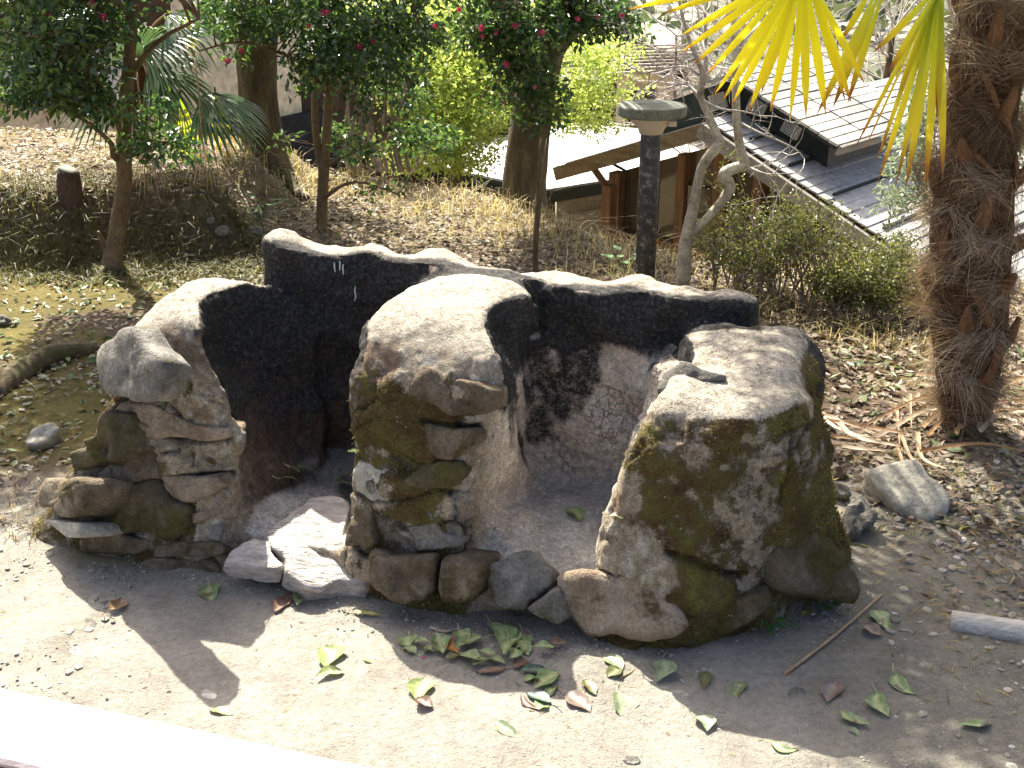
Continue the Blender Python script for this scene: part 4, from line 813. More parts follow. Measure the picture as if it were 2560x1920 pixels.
def twigs(g, nodes, tips, r=.004, frac=1.0, sag=.0, sides=4):
    nodes = np.asarray(nodes)
    for t in tips:
        if random.random() > frac: continue
        d = np.linalg.norm(nodes - t, axis=1) + np.maximum(0, (nodes[:, 2] - t[2])) * .8; a = nodes[int(np.argmin(d))]
        mid = (a + t) / 2 + np.array([random.gauss(0, .05), random.gauss(0, .05), random.uniform(-.02, .08) - sag]) * np.linalg.norm(a - t)
        g.tube([a, mid, t], [r * 1.6, r, r * .5], sides, sub=2, cap=False)
def pathD(pts): return [at(x * K, y * K, Yc) for x, y, Yc in pts]
def branch(g, p, d, L, r, lev, out=None, spread=.6, upb=.15, sides=5, seg=4, crook=.25):
    """recursive bare branching"""
    P = [p]; q = p.copy(); dd = d / np.linalg.norm(d)
    for i in range(seg):
        dd = unit(dd + rng.normal(0, crook, 3) + np.array([0, 0, upb * .3])); q = q + dd * L / seg; P.append(q)
    g.tube(P, np.linspace(r, r * .55, len(P)), max(3, sides), sub=2, cap=False)
    if out is not None: out.extend(P[1:] if lev == 0 else P[-1:])
    if lev > 0:
        for i in range(random.randint(2, 3)):
            k = random.randint(1, seg); nd = unit(dd + rng.normal(0, spread, 3) + np.array([0, 0, upb])); branch(g, P[k], nd, L * random.uniform(.55, .8), r * .55 * random.uniform(.8, 1.1), lev - 1, out, spread, upb, sides - 1, seg, crook)

def flower_geo(c, r, face):
    g = Geo(); face = face / np.linalg.norm(face); a = np.cross(face, [0, 0, 1.0]); a /= np.linalg.norm(a); b = np.cross(a, face)
    for ring, (nn, rr, up) in enumerate(((6, 1.0, .25), (5, .62, .55))):
        for i in range(nn):
            t = 2 * math.pi * (i + .5 * ring) / nn + random.uniform(-.1, .1); e = a * math.cos(t) + b * math.sin(t); s = np.cross(face, e)
            V = [c, c + r * rr * (.55 * e + .42 * s) + face * r * up * .5, c + r * rr * (1.0 * e + .22 * s) + face * r * up, c + r * rr * (1.0 * e - .22 * s) + face * r * up, c + r * rr * (.55 * e - .42 * s) + face * r * up * .5]
            g.add(V, [np.array([[0, 1, 2], [0, 2, 3], [0, 3, 4]])], random.random())
    return g
def add_flower(parent, p, r, idx=[0]):
    if random.random() < .3: return
    r *= random.uniform(.65, 1.0)
    g = flower_geo(np.array(p), r, np.array([random.gauss(0, .4), -1.0, random.gauss(.1, .4)])); f = part('flower', g, M['petal'], parent, False)
    if random.random() < .6:
        h = Geo(); c = np.array(p) + np.array([0, -r * .3, 0]); h.tube([c, c + [0, -r * .25, 0]], r * .2, 6, sub=1); part('stamen', h, M['stamen'], f)

# ------------------------------------------------------------------ camellia tree, left
YA = 5.7
b_ = atz(*D(243, 585), tz(-2.2, 5.6)); YA = b_[1]
t = thing('camellia_tree', 'slender tan trunked camellia at the left foot of the grassy bank', 'tree', b_)
g = Geo(); trunk = [b_ + [0, 0, -.05]] + pathD([(244, 555, YA), (250, 520, YA), (260, 460, YA), (268, 400, YA), (268, 330, YA), (270, 250, YA), (277, 150, YA), (285, 50, YA), (290, -60, YA), (300, -220, YA + .1)])
g.tube(trunk, [.060, .052, .042, .039, .037, .036, .034, .030, .027, .024, .015], 12, .16, 3, seed=3, freq=16); part('trunk', g, M['smoothbark'], t)
br = []
for P in ([(262, 345, YA), (246, 338, YA - .05), (241, 312, YA - .08), (215, 285, YA - .1), (170, 250, YA - .1), (120, 222, YA - .15), (60, 190, YA - .2)], [(236, 560, YA), (218, 515, YA - .02), (212, 500, YA - .03)],
          [(268, 300, YA), (225, 200, YA - .25), (160, 120, YA - .4), (60, 70, YA - .5)], [(275, 170, YA), (340, 90, YA - .2), (430, 40, YA - .3)], [(272, 340, YA), (330, 315, YA - .2), (400, 300, YA - .3)], [(283, 60, YA), (200, 10, YA - .3), (90, -30, YA - .4)]):
    g = Geo(); p = pathD(P); g.tube(p, np.linspace(.018, .006, len(p)), 7, .1, 3); part('limb', g, M['smoothbark'], t); br += list(smooth_path(p, .01, 5)[0])
C = ell_points([(110, 190, 120, 50, 5.4, .35, 62), (60, 130, 95, 60, 5.2, .4, 44), (170, 130, 100, 60, 5.4, .4, 48), (205, 215, 70, 45, 5.4, .3, 26), (90, 50, 120, 55, 5.2, .5, 46), (215, 40, 70, 60, 5.5, .4, 34), (360, 310, 75, 28, 5.5, .25, 26), (30, 205, 60, 25, 5.3, .2, 16), (330, 240, 40, 40, 5.6, .2, 8),
                (120, -60, 200, 70, 5.4, .6, 80), (300, -90, 150, 70, 5.5, .5, 50), (150, -190, 220, 70, 5.6, .7, 70), (60, -430, 280, 130, 5.2, .7, 100), (-150, -250, 220, 160, 5.0, .6, 60)])
g = Geo(); twigs(g, np.vstack([trunk[4:], br]), C, .0035, .7); part('twigs', g, M['smoothbark'], t, kind='stuff')
g = Geo(); clumps(g, C, 20, .105, .044, .024); part('crown', g, M['camellia'], t, False, kind='stuff')
for x, y in ((595, 30), (665, 110), (300, 90), (420, 300)): add_flower(t, at(*z1(x, y), 5.15), .02)

# camellia, centre left, two stems
YB = 6.35; b_ = at(*D(695, 545), YB); b_[2] = tz(b_[0], YB)
t = thing('camellia_tree', 'two stemmed camellia with pink flowers standing behind the left bay of the hearth', 'tree', b_)
g = Geo(); trunk = [b_ - [0, 0, .05]] + pathD([(694, 510, YB), (696, 440, YB), (700, 370, YB), (706, 290, YB), (712, 200, YB), (722, 100, YB), (730, 0, YB), (738, -120, YB)])
g.tube(trunk, [.036, .033, .031, .030, .026, .024, .022, .018, .012], 11, .12, 3, seed=5, freq=14); part('trunk', g, M['smoothbark'], t)
g = Geo(); st2 = pathD([(700, 385, YB), (686, 320, YB), (680, 240, YB), (684, 160, YB), (690, 60, YB), (690, -80, YB)]); g.tube(st2, [.02, .02, .019, .017, .014, .01], 9, .12, 3, seed=6, freq=14); part('trunk', g, M['smoothbark'], t)
br = []
for P in ([(715, 170, YB), (620, 120, YB - .2), (520, 90, YB - .3), (430, 110, YB - .4)], [(700, 360, YB), (760, 330, YB - .2), (830, 300, YB - .3)], [(718, 130, YB), (800, 70, YB - .2), (900, 30, YB - .3)], [(690, 90, YB), (600, 30, YB), (500, 0, YB - .2)], [(697, 430, YB), (740, 400, YB - .15), (790, 395, YB - .2), (860, 420, YB - .2)]):
    g = Geo(); p = pathD(P); g.tube(p, np.linspace(.013, .004, len(p)), 6, .1, 3); part('limb', g, M['smoothbark'], t); br += list(smooth_path(p, .01, 5)[0])
C = ell_points([(760, 60, 165, 75, 6.1, .45, 92), (800, 130, 130, 60, 6.1, .4, 56), (690, 140, 80, 55, 6.0, .35, 34), (470, 40, 90, 36, 6.0, .3, 24), (560, 50, 70, 40, 6.1, .3, 26), (880, 60, 110, 60, 6.2, .4, 44), (500, 120, 40, 18, 6.0, .2, 4), (800, 205, 70, 40, 6.1, .3, 16), (790, 330, 60, 30, 6.1, .25, 10), (850, 290, 60, 30, 6.2, .25, 10), (800, 410, 60, 20, 6.2, .2, 4),
                (650, 190, 30, 30, 6.2, .2, 4), (600, 290, 25, 30, 6.2, .1, 2), (930, 300, 50, 30, 6.4, .2, 8), (600, -40, 200, 50, 6.1, .5, 60), (820, -50, 200, 60, 6.2, .5, 70), (640, -280, 260, 120, 6.1, .6, 80)])
g = Geo(); twigs(g, np.vstack([trunk[3:], st2, br]), C, .003, .6); part('twigs', g, M['smoothbark'], t, kind='stuff')
g = Geo(); clumps(g, C, 20, .105, .044, .024); part('crown', g, M['camellia'], t, False, kind='stuff')
for x, y in ((1550, 325), (1465, 395), (1835, 135), (1985, 170), (2110, 80), (2135, 65), (2080, 85)): add_flower(t, at(*z1(x, y), 5.75), .018)
for x, y in ((615, 165), (135, 210), (180, 135), (210, 258), (120, 295), (340, 165), (440, 230), (360, 890), (230, 262), (95, 45)): add_flower(t, at(*z2(x, y), 5.8), .018)

# big old trunk, left
YC = 7.3; b_ = at(*D(590, 412), YC); b_[2] = tz(b_[0], YC) - .05
t = thing('broad_tree', 'thick brown barked tree trunk before the beige wall with flaring roots', 'tree', b_)
g = Geo(); P = [b_ - [0, 0, .1]] + pathD([(588, 395, YC), (575, 340, YC), (562, 270, YC), (558, 190, YC), (556, 110, YC), (560, 0, YC), (566, -160, YC)])
g.tube(P, [.185, .155, .132, .124, .118, .116, .12, .12], 18, .14, 4, seed=9, freq=9); part('trunk', g, M['bark'], t)
for P in ([(612, 380, YC - .1), (632, 408, YC - .2), (665, 432, YC - .35)], [(560, 395, YC - .1), (545, 410, YC - .15), (530, 420, YC - .2)]):
    g = Geo(); p = [q for q in pathD(P)]; p = [np.array([q[0], q[1], max(tz(q[0], q[1]) + .02, q[2] if i == 0 else -9)]) for i, q in enumerate(p)]; g.tube(p, [.06, .04, .02], 8, .15, 3); part('root', g, M['bark'], t)
C = ell_points([(560, -60, 220, 40, 7.3, .6, 50), (520, 40, 120, 40, 7.4, .3, 26)])
g = Geo(); clumps(g, C, 15, .13, .08, .045); part('crown', g, M['camellia'], t, False, kind='stuff')

# big trunk in the centre, clad in camellia sprays
YD = 7.15; b_ = at(*D(1132, 470), YD); b_[2] = tz(b_[0], YD) - .1
t = thing('broad_tree', 'thick leaning dark trunk in the centre clad with camellia sprays and pink flowers', 'tree', b_)
g = Geo(); P = [b_] + pathD([(1132, 440, YD), (1133, 390, YD), (1140, 320, YD), (1150, 250, YD), (1160, 180, YD), (1172, 110, YD)])
g.tube(P, [.155, .142, .132, .124, .120, .122, .125], 18, .12, 4, seed=12, freq=9); part('trunk', g, M['bark'], t)
for P, r in (([(1165, 140, YD), (1130, 60, YD + .1), (1080, -10, YD + .2), (1030, -90, YD + .3)], .085), ([(1175, 130, YD), (1225, 60, YD), (1270, -10, YD), (1300, -90, YD)], .08), ([(1172, 120, YD), (1180, 40, YD + .2), (1190, -80, YD + .3)], .09)):
    g = Geo(); g.tube(pathD(P), np.linspace(r, r * .7, len(P)), 12, .12, 4, seed=14); part('limb', g, M['bark'], t)
C = ell_points([(1130, 60, 110, 75, 6.75, .3, 70), (1230, 40, 100, 50, 6.8, .3, 44), (1110, 140, 60, 60, 6.75, .25, 30), (1160, 190, 55, 50, 6.8, .2, 26), (1170, 245, 50, 30, 6.85, .15, 14), (1030, 50, 80, 50, 6.8, .3, 32), (1300, 30, 70, 35, 6.9, .2, 22), (1090, 225, 40, 25, 6.8, .1, 7), (1370, 60, 30, 30, 6.9, .15, 6), (1150, -60, 250, 50, 6.9, .5, 70)])
q_ = unit(rng.normal(0, 1, (80, 3))) * rng.random((80, 1)) ** .4; C = np.vstack([C, np.array([.36, 4.6, 2.9]) + q_ * [.62, .46, .25], np.array([.62, 4.2, 2.75]) + q_[:50] * [.5, .4, .2]])  # unseen leaf lobes added above the frame to shade the right foreground
g = Geo(); g.tube([np.array(pathD([(1225, 60, YD)])[0]), np.array([.2, 6.4, 2.3]), np.array([.3, 5.6, 2.75]), np.array([.45, 4.4, 2.9])], [.05, .035, .025, .01], 8, .1, 4); part('limb', g, M['bark'], t)  # unseen limb added to carry those shading lobes
g = Geo(); twigs(g, np.array(pathD([(1110, 60, YD - .1), (1150, 150, YD - .13), (1170, 220, YD - .13), (1230, 50, YD - .1), (1060, 20, YD - .05)])), C, .003, .6); part('twigs', g, M['smoothbark'], t, kind='stuff')
g = Geo(); clumps(g, C, 20, .115, .05, .027); part('crown', g, M['camellia'], t, False, kind='stuff')
for x, y in ((910, 180), (1005, 215), (1125, 165), (1075, 235), (1240, 130), (1240, 155), (1300, 210), (1655, 105), (1700, 105), (1815, 100), (1070, 415), (1250, 560), (1240, 530), (1310, 675), (765, 60), (915, 232), (1530, 120)): add_flower(t, at(*z2(x, y), 6.4), .018)

# sunlit lime-leaved tree behind
YE = 9.6; b_ = at(*D(985, 340), YE); b_[2] = tz(b_[0], YE) - .1
t = thing('lime_leaved_tree', 'sunlit yellow green small leaved tree between the two thick trunks', 'tree', b_)
g = Geo(); P = [b_] + pathD([(985, 300, YE), (990, 200, YE), (980, 100, YE), (985, -40, YE)]); g.tube(P, [.06, .05, .045, .035, .02], 8, .1, 3); part('trunk', g, M['bark'], t)
ells = [(960, 100, 150, 30, 9.4, .6, 70), (1000, 165, 130, 28, 9.4, .6, 66), (930, 215, 110, 26, 9.2, .5, 56), (1010, 255, 120, 26, 9.2, .5, 60), (970, 305, 110, 26, 9.0, .5, 54), (900, 345, 60, 18, 9.0, .3, 18), (1000, 350, 60, 20, 9.0, .3, 20), (1060, 120, 90, 40, 9.6, .5, 40), (900, 60, 110, 40, 9.8, .6, 40), (1000, 20, 220, 40, 9.8, .6, 60), (1260, 110, 90, 40, 10.2, .5, 44), (1270, 200, 80, 40, 10.0, .5, 44), (1250, 260, 70, 25, 9.8, .4, 24), (1300, 150, 50, 25, 10, .3, 14), (900, 135, 60, 40, 9.4, .3, 24)]
ells = [(a, b, c * 1.15, d * 1.2, e, f, n) for a, b, c, d, e, f, n in ells]; C = ell_points(ells); g = Geo(); twigs(g, np.array(P)[1:], C, .004, .25); part('twigs', g, M['bark'], t, kind='stuff')
g = Geo(); clumps(g, C, 32, .25, .042, .026, .35); part('crown', g, M['lime'], t, False, kind='stuff')

# cluster of pale upright stems
b_ = at(*D(800, 370), 7.9); b_[2] = tz(b_[0], b_[1]) - .05
t = thing('multi_stemmed_shrub', 'shrub of many thin pale upright stems behind the two stemmed camellia', 'shrub', b_)
for i in range(13):
    x0 = 735 + i * 11 + random.uniform(-5, 5); x1 = x0 + random.uniform(-28, 34); Yb = 7.8 + random.uniform(-.3, .3); g = Geo()
    g.tube([at(x0 * K + 20, 372 * K, Yb)] + pathD([(x0 + 6, 320, Yb), ((x0 + x1) / 2, 250, Yb), (x1, 170, Yb), (x1 + random.uniform(-15, 15), 90, Yb)]), [.014, .013, .011, .009, .006], 6, .1, 3); part('stem', g, M['twig'], t)
C = ell_points([(800, 120, 100, 60, 7.8, .3, 30), (880, 200, 60, 50, 7.9, .3, 20), (920, 290, 60, 30, 7.8, .3, 22), (740, 280, 30, 40, 7.7, .2, 8)]); g = Geo(); clumps(g, C, 16, .12, .05, .028); part('crown', g, M['camellia'], t, False, kind='stuff')

# ------------------------------------------------------------------ fan palms
def blade_mesh(g, hub, tip, W, nrm, droop=.03, segs=7, r0=0.0, extra=None, col0=0.0):
    """one pleated blade of a fan leaf, from hub to tip"""
    hub, tip = np.asarray(hub, float), np.asarray(tip, float); d = tip - hub; L = np.linalg.norm(d); dn = d / L; s = np.cross(dn, nrm); s /= np.linalg.norm(s); n = np.cross(s, dn)
    V = []; al = []
    for i in range(segs + 1):
        f = i / segs; w = W * (.28 + .72 * min(1, f / .45)) * (1 - max(0, (f - .62) / .38) ** 1.7) * .5 + .0006
        p = hub + d * (r0 + f * (1 - r0)) + np.array([0, 0, -droop * L * f ** 3]); 
        V += [p + s * w + n * w * .45, p, p - s * w + n * w * .45]; al += [col0 + f * (1 - col0)] * 3
    V = np.array(V); i = np.arange(segs)[:, None] * 3
    F = np.concatenate([i + np.array([[0, 1, 4, 3]]), i + np.array([[1, 2, 5, 4]])]); g.add(V, F, np.array(al)); return np.array(al)
def along(g): return {'along': np.concatenate(g.A)}

bp = ground_at(*D(2082, 930)); YP = bp[1]
palm = thing('windmill_palm', 'windmill palm with thick shaggy brown fibrous trunk and yellow hanging fan leaves', 'palm tree', bp)
pp = [bp - [0, 0, .06]] + pathD([(2085, 880, YP), (2090, 800, YP), (2094, 700, YP), (2097, 600, YP), (2100, 500, YP), (2107, 400, YP), (2118, 300, YP), (2130, 200, YP), (2144, 100, YP), (2154, 0, YP), (2165, -100, YP), (2175, -220, YP)])
pr = np.array([.075, .082, .112, .128, .135, .142, .132, .118, .112, .114, .105, .10, .09]); g = Geo(); g.tube(pp, pr * .92, 20, .10, 4, seed=21, freq=10); part('trunk', g, M['palmcore'], palm)
SP_, SR_ = smooth_path(pp, pr, 8)
# fibre: tangled hairs lying round the trunk, bunched in rings under each old leaf base
nf = 30000; ti = rng.random(nf) * (len(SP_) - 2); i0 = ti.astype(int); fr = (ti - i0)[:, None]
ring = .5 + .5 * np.sin(SP_[i0, 2] * 2 * math.pi / .155 + 1.0)
c_ = SP_[i0] * (1 - fr) + SP_[i0 + 1] * fr; R_ = SR_[i0]; th = rng.random(nf) * 2 * math.pi; e = np.stack([np.cos(th), np.sin(th), 0 * th], 1); tg = np.stack([-np.sin(th), np.cos(th), 0 * th], 1)
zk = SP_[i0, 2]; ring = .5 + .5 * np.sin(zk * 2 * math.pi / .17 + 1.0 + th + .8 * np.sin(3 * th)); p0 = c_ + e * (R_ * rng.uniform(.88, 1.04, nf))[:, None]; sw_ = vnoise(p0, 13, 401)[:, None]; sw2 = vnoise(p0, 9, 402)[:, None]; sgn = np.where(sw_ + rng.normal(0, .18, (nf, 1)) > 0, 1, -1)
dd = unit(tg * sgn * rng.uniform(.2, 1.1, (nf, 1)) + np.array([0, 0, 1.0]) * (sw2 * 1.3 - .25 + rng.normal(0, .22, (nf, 1))) + e * (.04 + .6 * ring[:, None] ** 2 * rng.random((nf, 1)) ** 2)); Lf = rng.uniform(.03, .12, nf)[:, None] * (.5 + .9 * ring[:, None])
curl = rng.normal(0, .45, (nf, 3)) + np.array([0, 0, -.3]); wv = unit(np.cross(dd, e + rng.normal(0, .4, (nf, 3)))) * rng.uniform(.0005, .0011, (nf, 1)); V = []
for f in (0, .33, .67, 1.0):
    p = p0 + dd * Lf * f + curl * Lf * f * f * .55; rad = p - c_; rl = np.hypot(rad[:, 0], rad[:, 1]); k = np.maximum(1, (R_ * .93) / (rl + 1e-6))[:, None]; p = c_ + rad * np.concatenate([k, k, np.ones_like(k)], 1)
    V += [p + wv * (1 - f * .7), p - wv * (1 - f * .7)]
V = np.stack(V, 1).reshape(-1, 3); i = np.arange(nf)[:, None] * 8; F = np.concatenate([i + np.array([[a, a + 1, a + 3, a + 2]]) for a in (0, 2, 4)])
keep = rng.random(nf) < .18 + .82 * ring; F = np.concatenate([f[keep] for f in np.split(F, 3)])
g = Geo(); g.add(V, F, np.repeat(np.clip(rng.random(nf) ** 1.3 * .6 + .35 * ring - .05 + .45 * vnoise(p0, 11, 403), 0, 1), 8)); part('fibre', g, M['fibre'], palm, False, kind='stuff')
def near_palm(px, py, lift=.02): q = at(px, py, YP); j = int(np.argmin(np.abs(SP_[:, 2] - q[2]))); dx = q[0] - SP_[j, 0]; R = SR_[j] + lift; return np.array([q[0], SP_[j, 1] - math.sqrt(max(R * R - dx * dx, .0004)), q[2]])
Z4 = lambda x, y: (1640 + x * .4159, y * .4159); Z6 = lambda x, y: (1700 + x * .3888, 640 + y * .3888)
for a, b, r in ((Z4(1890, 400), Z4(1965, 610), .011), (Z4(1840, 880), Z4(1950, 1010), .010), (Z4(2095, 900), Z4(2080, 1075), .009), (Z4(1850, 1340), Z4(1850, 1480), .009), (Z6(1785, 120), Z6(1895, 365), .013), (Z6(1980, 480), Z6(1865, 860), .014), (Z4(1890, 400), Z4(1730, 600), .008), (Z4(1990, 640), Z4(2050, 760), .010), (Z6(1600, 330), Z6(1680, 470), .009)):
    pa, pb = near_palm(*a, -.004), near_palm(*b, .010); g = Geo(); g.tube([pa, (pa + pb) / 2 + [0, -.01, 0], pb], [r, r * .9, r * .7], 5, .1, 3); part('leaf_stub', g, M['stub'], palm)
crown_top = np.array(pp[-1])
for k in range(34):
    zz_ = SP_[2, 2] + .12 + k * .042; j = int(np.argmin(np.abs(SP_[:, 2] - zz_))); a = k * 2.4; e_ = np.array([math.cos(a), math.sin(a), 0]); R0 = SR_[j]
    if e_[1] > .5: continue
    c0 = SP_[j] + e_ * R0 * .72; tip = SP_[j] + e_ * (R0 + random.uniform(.01, .035)) + [random.gauss(0, .015), 0, random.uniform(.07, .14)]; g = Geo(); g.tube([c0, (c0 + tip) / 2 + e_ * .012, tip], [.030, .020, random.uniform(.005, .012)], 6, .25, 3, seed=k, freq=20); part('leaf_stub', g, M['stub'], palm)
# the yellow fan leaf: hub just above the frame, blades hanging towards the viewer
YF = 3.45; hub = at(2008, -85, YF); fr_ = [(-330, 60), (-120, 90), (170, 480), (520, 600), (0, 228), (0, 340), (82, 420), (140, 250), (212, 620), (272, 652), (330, 676), (440, 722), (580, 716), (708, 762), (810, 756), (938, 742), (1060, 640), (1100, 655), (1190, 545)]
frond = part('frond', (lambda gg: (gg.tube([crown_top + [-.04, -.05, -.05], (crown_top + hub) / 2 + [0, -.05, .16], hub + [0, 0, .05], hub], [.014, .011, .009, .008], 7, sub=4), gg)[1])(Geo()), M['petiole'], palm, label='yellow fan leaf hanging above the timber house')
for i, (x, y) in enumerate(fr_):
    tip = at(*z3(x, y), YF - .06 + random.uniform(-.06, .06)); g = Geo(); wd = .0235 if 9 < i < 18 else .020
    blade_mesh(g, hub + [0, random.uniform(-.012, .012), 0], tip, wd * random.uniform(.9, 1.1), np.array([random.gauss(0, .25), -1.0, random.gauss(0, .1)]), .0, 8, .06); part('blade', g, M['yellowblade'], frond, True, along(g))
# older leaf beside the trunk
hub2 = at(2352, -45, YP - .22); fr2 = [((1230, -60), (1040, 250)), ((1270, -50), (880, 735)), ((1290, -40), (985, 690)), ((1310, -30), (1080, 660)), (None, (1130, 940)), (None, (1182, 965)), (None, (1255, 1060)), (None, (1272, 1168)), (None, (1385, 1203)), (None, (1452, 1212)), (None, (1580, 1212)), (None, (1650, 760)), (None, (1690, 1140)), (None, (1330, 480)), (None, (1390, 640)), (None, (1240, 340)), (None, (1500, 520))]
frond = part('frond', (lambda gg: (gg.tube([crown_top + [0, -.06, -.05], (crown_top + hub2) / 2 + [-.03, -.08, .06], hub2], [.014, .011, .008], 7, sub=4), gg)[1])(Geo()), M['petiole'], palm, label='older brown edged fan leaf hanging beside the trunk')
for i, (hb_, tp) in enumerate(fr2):
    h_ = hub2 + [0, random.uniform(-.02, .02), 0] if hb_ is None else at(*z3(hb_[0], hb_[1] - 20), YP - .25); g = Geo(); wd = .012 if i in (4, 5, 6) else .022
    blade_mesh(g, h_, at(*z3(*tp), YP - .25 + random.uniform(-.06, .06)), wd, np.array([random.gauss(0, .5), -1.0, random.gauss(0, .1)]), .0, 8, .04, col0=.25 if i in (4, 5, 6, 0, 1, 2, 3) else .05); part('blade', g, M['oldblade'], frond, True, along(g))
def fan(parent, hub, axis, nrm, L, nb, spread, W, mat, droop=.12, petiole=None, joined=False, cup=.2):
    axis = axis / np.linalg.norm(axis); s = np.cross(axis, nrm); s /= np.linalg.norm(s); n = np.cross(s, axis)
    gg = Geo(); gg.tube([petiole, (petiole + hub) / 2 + [0, 0, .05], hub], [.010, .008, .006], 6, sub=3) if petiole is not None else gg.tube([hub - axis * .03, hub], .006, 5, sub=1)
    f = part('frond', gg, M['petiole'], parent); G = Geo()
    for i in range(nb):
        a = (i / (nb - 1) - .5) * spread; d = axis * math.cos(a) + s * math.sin(a) - n * cup * abs(math.sin(a)); l = L * (1 - .18 * abs(a / spread * 2) ** 2) * random.uniform(.93, 1.05)
        blade_mesh(G if joined else (G := Geo()), hub, hub + d * l, W, n + rng.normal(0, .15, 3), droop, 7, .05)
        if not joined: part('blade', G, M[mat], f, True, along(G))
    if joined: part('blades', G, M[mat], f, True, along(G), kind='stuff')
# the rest of the palm's crown, above the frame
for ax, L, pl in (((-1.0, .1, .45), .55, .62), ((-.8, -.1, .5), .5, .5), ((-.6, .8, .4), .55, .5), ((.5, .9, .3), .55, .5), ((-1.0, .45, .45), .55, .85), ((-.95, .3, .55), .55, .95), ((-1.0, .6, .5), .55, .9), ((-.8, .3, .8), .55, .8), ((-.9, .7, .35), .55, .8), ((.9, .1, .2), .55, .5), ((.7, -.7, .1), .5, .5), ((-.1, .6, .9), .5, .4)):
    a = np.array(ax); a /= np.linalg.norm(a); fan(palm, crown_top + a * pl, a + [0, 0, -.35], np.array([0, 0, 1.0]) + .2 * a, L, 24, 3.6, .028, 'oldblade', .35, crown_top + [0, 0, -.02], True)

# young palm at the left behind the camellia
YQ = 7.0; b_ = at(*D(300, 420), YQ); b_[2] = tz(b_[0], YQ)
t = thing('young_fan_palm', 'small fan palm with drooping green leaves behind the left camellia', 'palm tree', b_)
g = Geo(); P = [b_ - [0, 0, .05]] + pathD([(300, 390, YQ), (303, 330, YQ), (303, 270, YQ), (300, 200, YQ), (302, 130, YQ)]); g.tube(P, [.055, .05, .046, .045, .045, .04], 10, .2, 3, seed=4, freq=14); part('trunk', g, M['palmcore'], t)
for hx, hy, tx, ty, L, dz, nb in ((330, 200, 440, 262, .30, -.25, 22), (440, 200, 540, 262, .42, -.30, 20), (430, 222, 560, 310, .44, -.4, 18), (290, 130, 300, 10, .5, .5, 24), (310, 95, 400, 60, .5, .1, 24), (250, 190, 180, 210, .4, -.2, 20), (330, 130, 400, 130, .4, -.1, 20), (360, 30, 430, 60, .45, -.2, 18), (250, 60, 160, 40, .5, .1, 20), (340, 150, 400, 190, .4, -.3, 20)):
    h_ = at(hx * K, hy * K, YQ - .25); q = at(tx * K, ty * K, YQ - .4 + random.uniform(-.2, .2)); fan(t, h_, q - h_, np.array([.2, -.55, .9]), L * .95, nb, 1.9, .016, 'greenpalm', .3, np.array(P[-1]))
for hx, hy, L in ((390, 205, .62), (465, 200, .45), (405, 30, .3)):
    h_ = at(hx * K, hy * K, YQ - .3); fan(t, h_, np.array([.08, -.1, -1.0]), np.array([0, -1.0, .1]), L * .8, 6, .45, .009, 'oldblade', .0)
for hx, hy, tx, ty in ((325, 440, 350, 520), (450, 440, 480, 480)):
    h_ = at(hx * K, hy * K, YQ - .9); h_[2] = max(h_[2], tz(h_[0], h_[1]) + .22); gg = Geo()
    for i in range(13):
        a = (i / 12 - .5) * 1.5; q = h_ + np.array([math.sin(a) * .2 + .06, -.12, -.22 * math.cos(a)]) * random.uniform(.8, 1.1); gg.tube([h_, (h_ + q) / 2 + [.01, -.02, .03], q], [.003, .0025, .0015], 4, sub=2, cap=False)
    gg.tube([h_ + [-.01, .05, .42], h_ + [0, .02, .2], h_], .005, 5, sub=2); part('dead_frond', gg, M['drystalk'], t)

# ------------------------------------------------------------------ twisted tree beside the lamp, bare trees, shrubs
YT = 5.2; b_ = at(*z3(30, 1660), YT); b_[2] = min(b_[2], tz(b_[0], YT))
t = thing('twisted_tree', 'twisted pale lichen covered twin stemmed tree just right of the lamp', 'tree', b_)
zz = lambda pts: [at(*z3(x, y), YT + d) for x, y, d in pts]
g = Geo(); P1_ = [b_ - [0, 0, .08]] + zz([(30, 1620, 0), (55, 1470, 0), (85, 1330, 0), (115, 1180, -.02), (140, 1080, -.03), (190, 1000, -.04), (255, 925, -.04), (235, 870, -.04), (205, 790, -.03), (160, 690, 0), (130, 600, 0), (150, 480, .02), (110, 380, .05), (60, 260, .08), (20, 120, .1), (-20, -60, .1)])
g.tube(P1_, [.034, .032, .028, .024, .022, .020, .022, .024, .019, .017, .016, .015, .014, .010, .008, .007, .006], 10, .16, 3, seed=31, freq=18); part('trunk', g, M['palebark'], t)
g = Geo(); P2_ = zz([(80, 1500, 0), (140, 1440, 0), (215, 1360, .03), (280, 1280, .05), (325, 1200, .05), (280, 1130, .06), (330, 1090, .06), (410, 1060, .07), (400, 1000, .07), (375, 880, .07), (362, 720, .07), (358, 540, .08), (352, 300, .1), (348, 60, .1), (345, -120, .1)])
g.tube(P2_, [.022, .020, .019, .021, .026, .028, .025, .024, .021, .019, .018, .017, .015, .013, .01], 10, .16, 3, seed=33, freq=18); part('trunk', g, M['palebark'], t)
g = Geo()
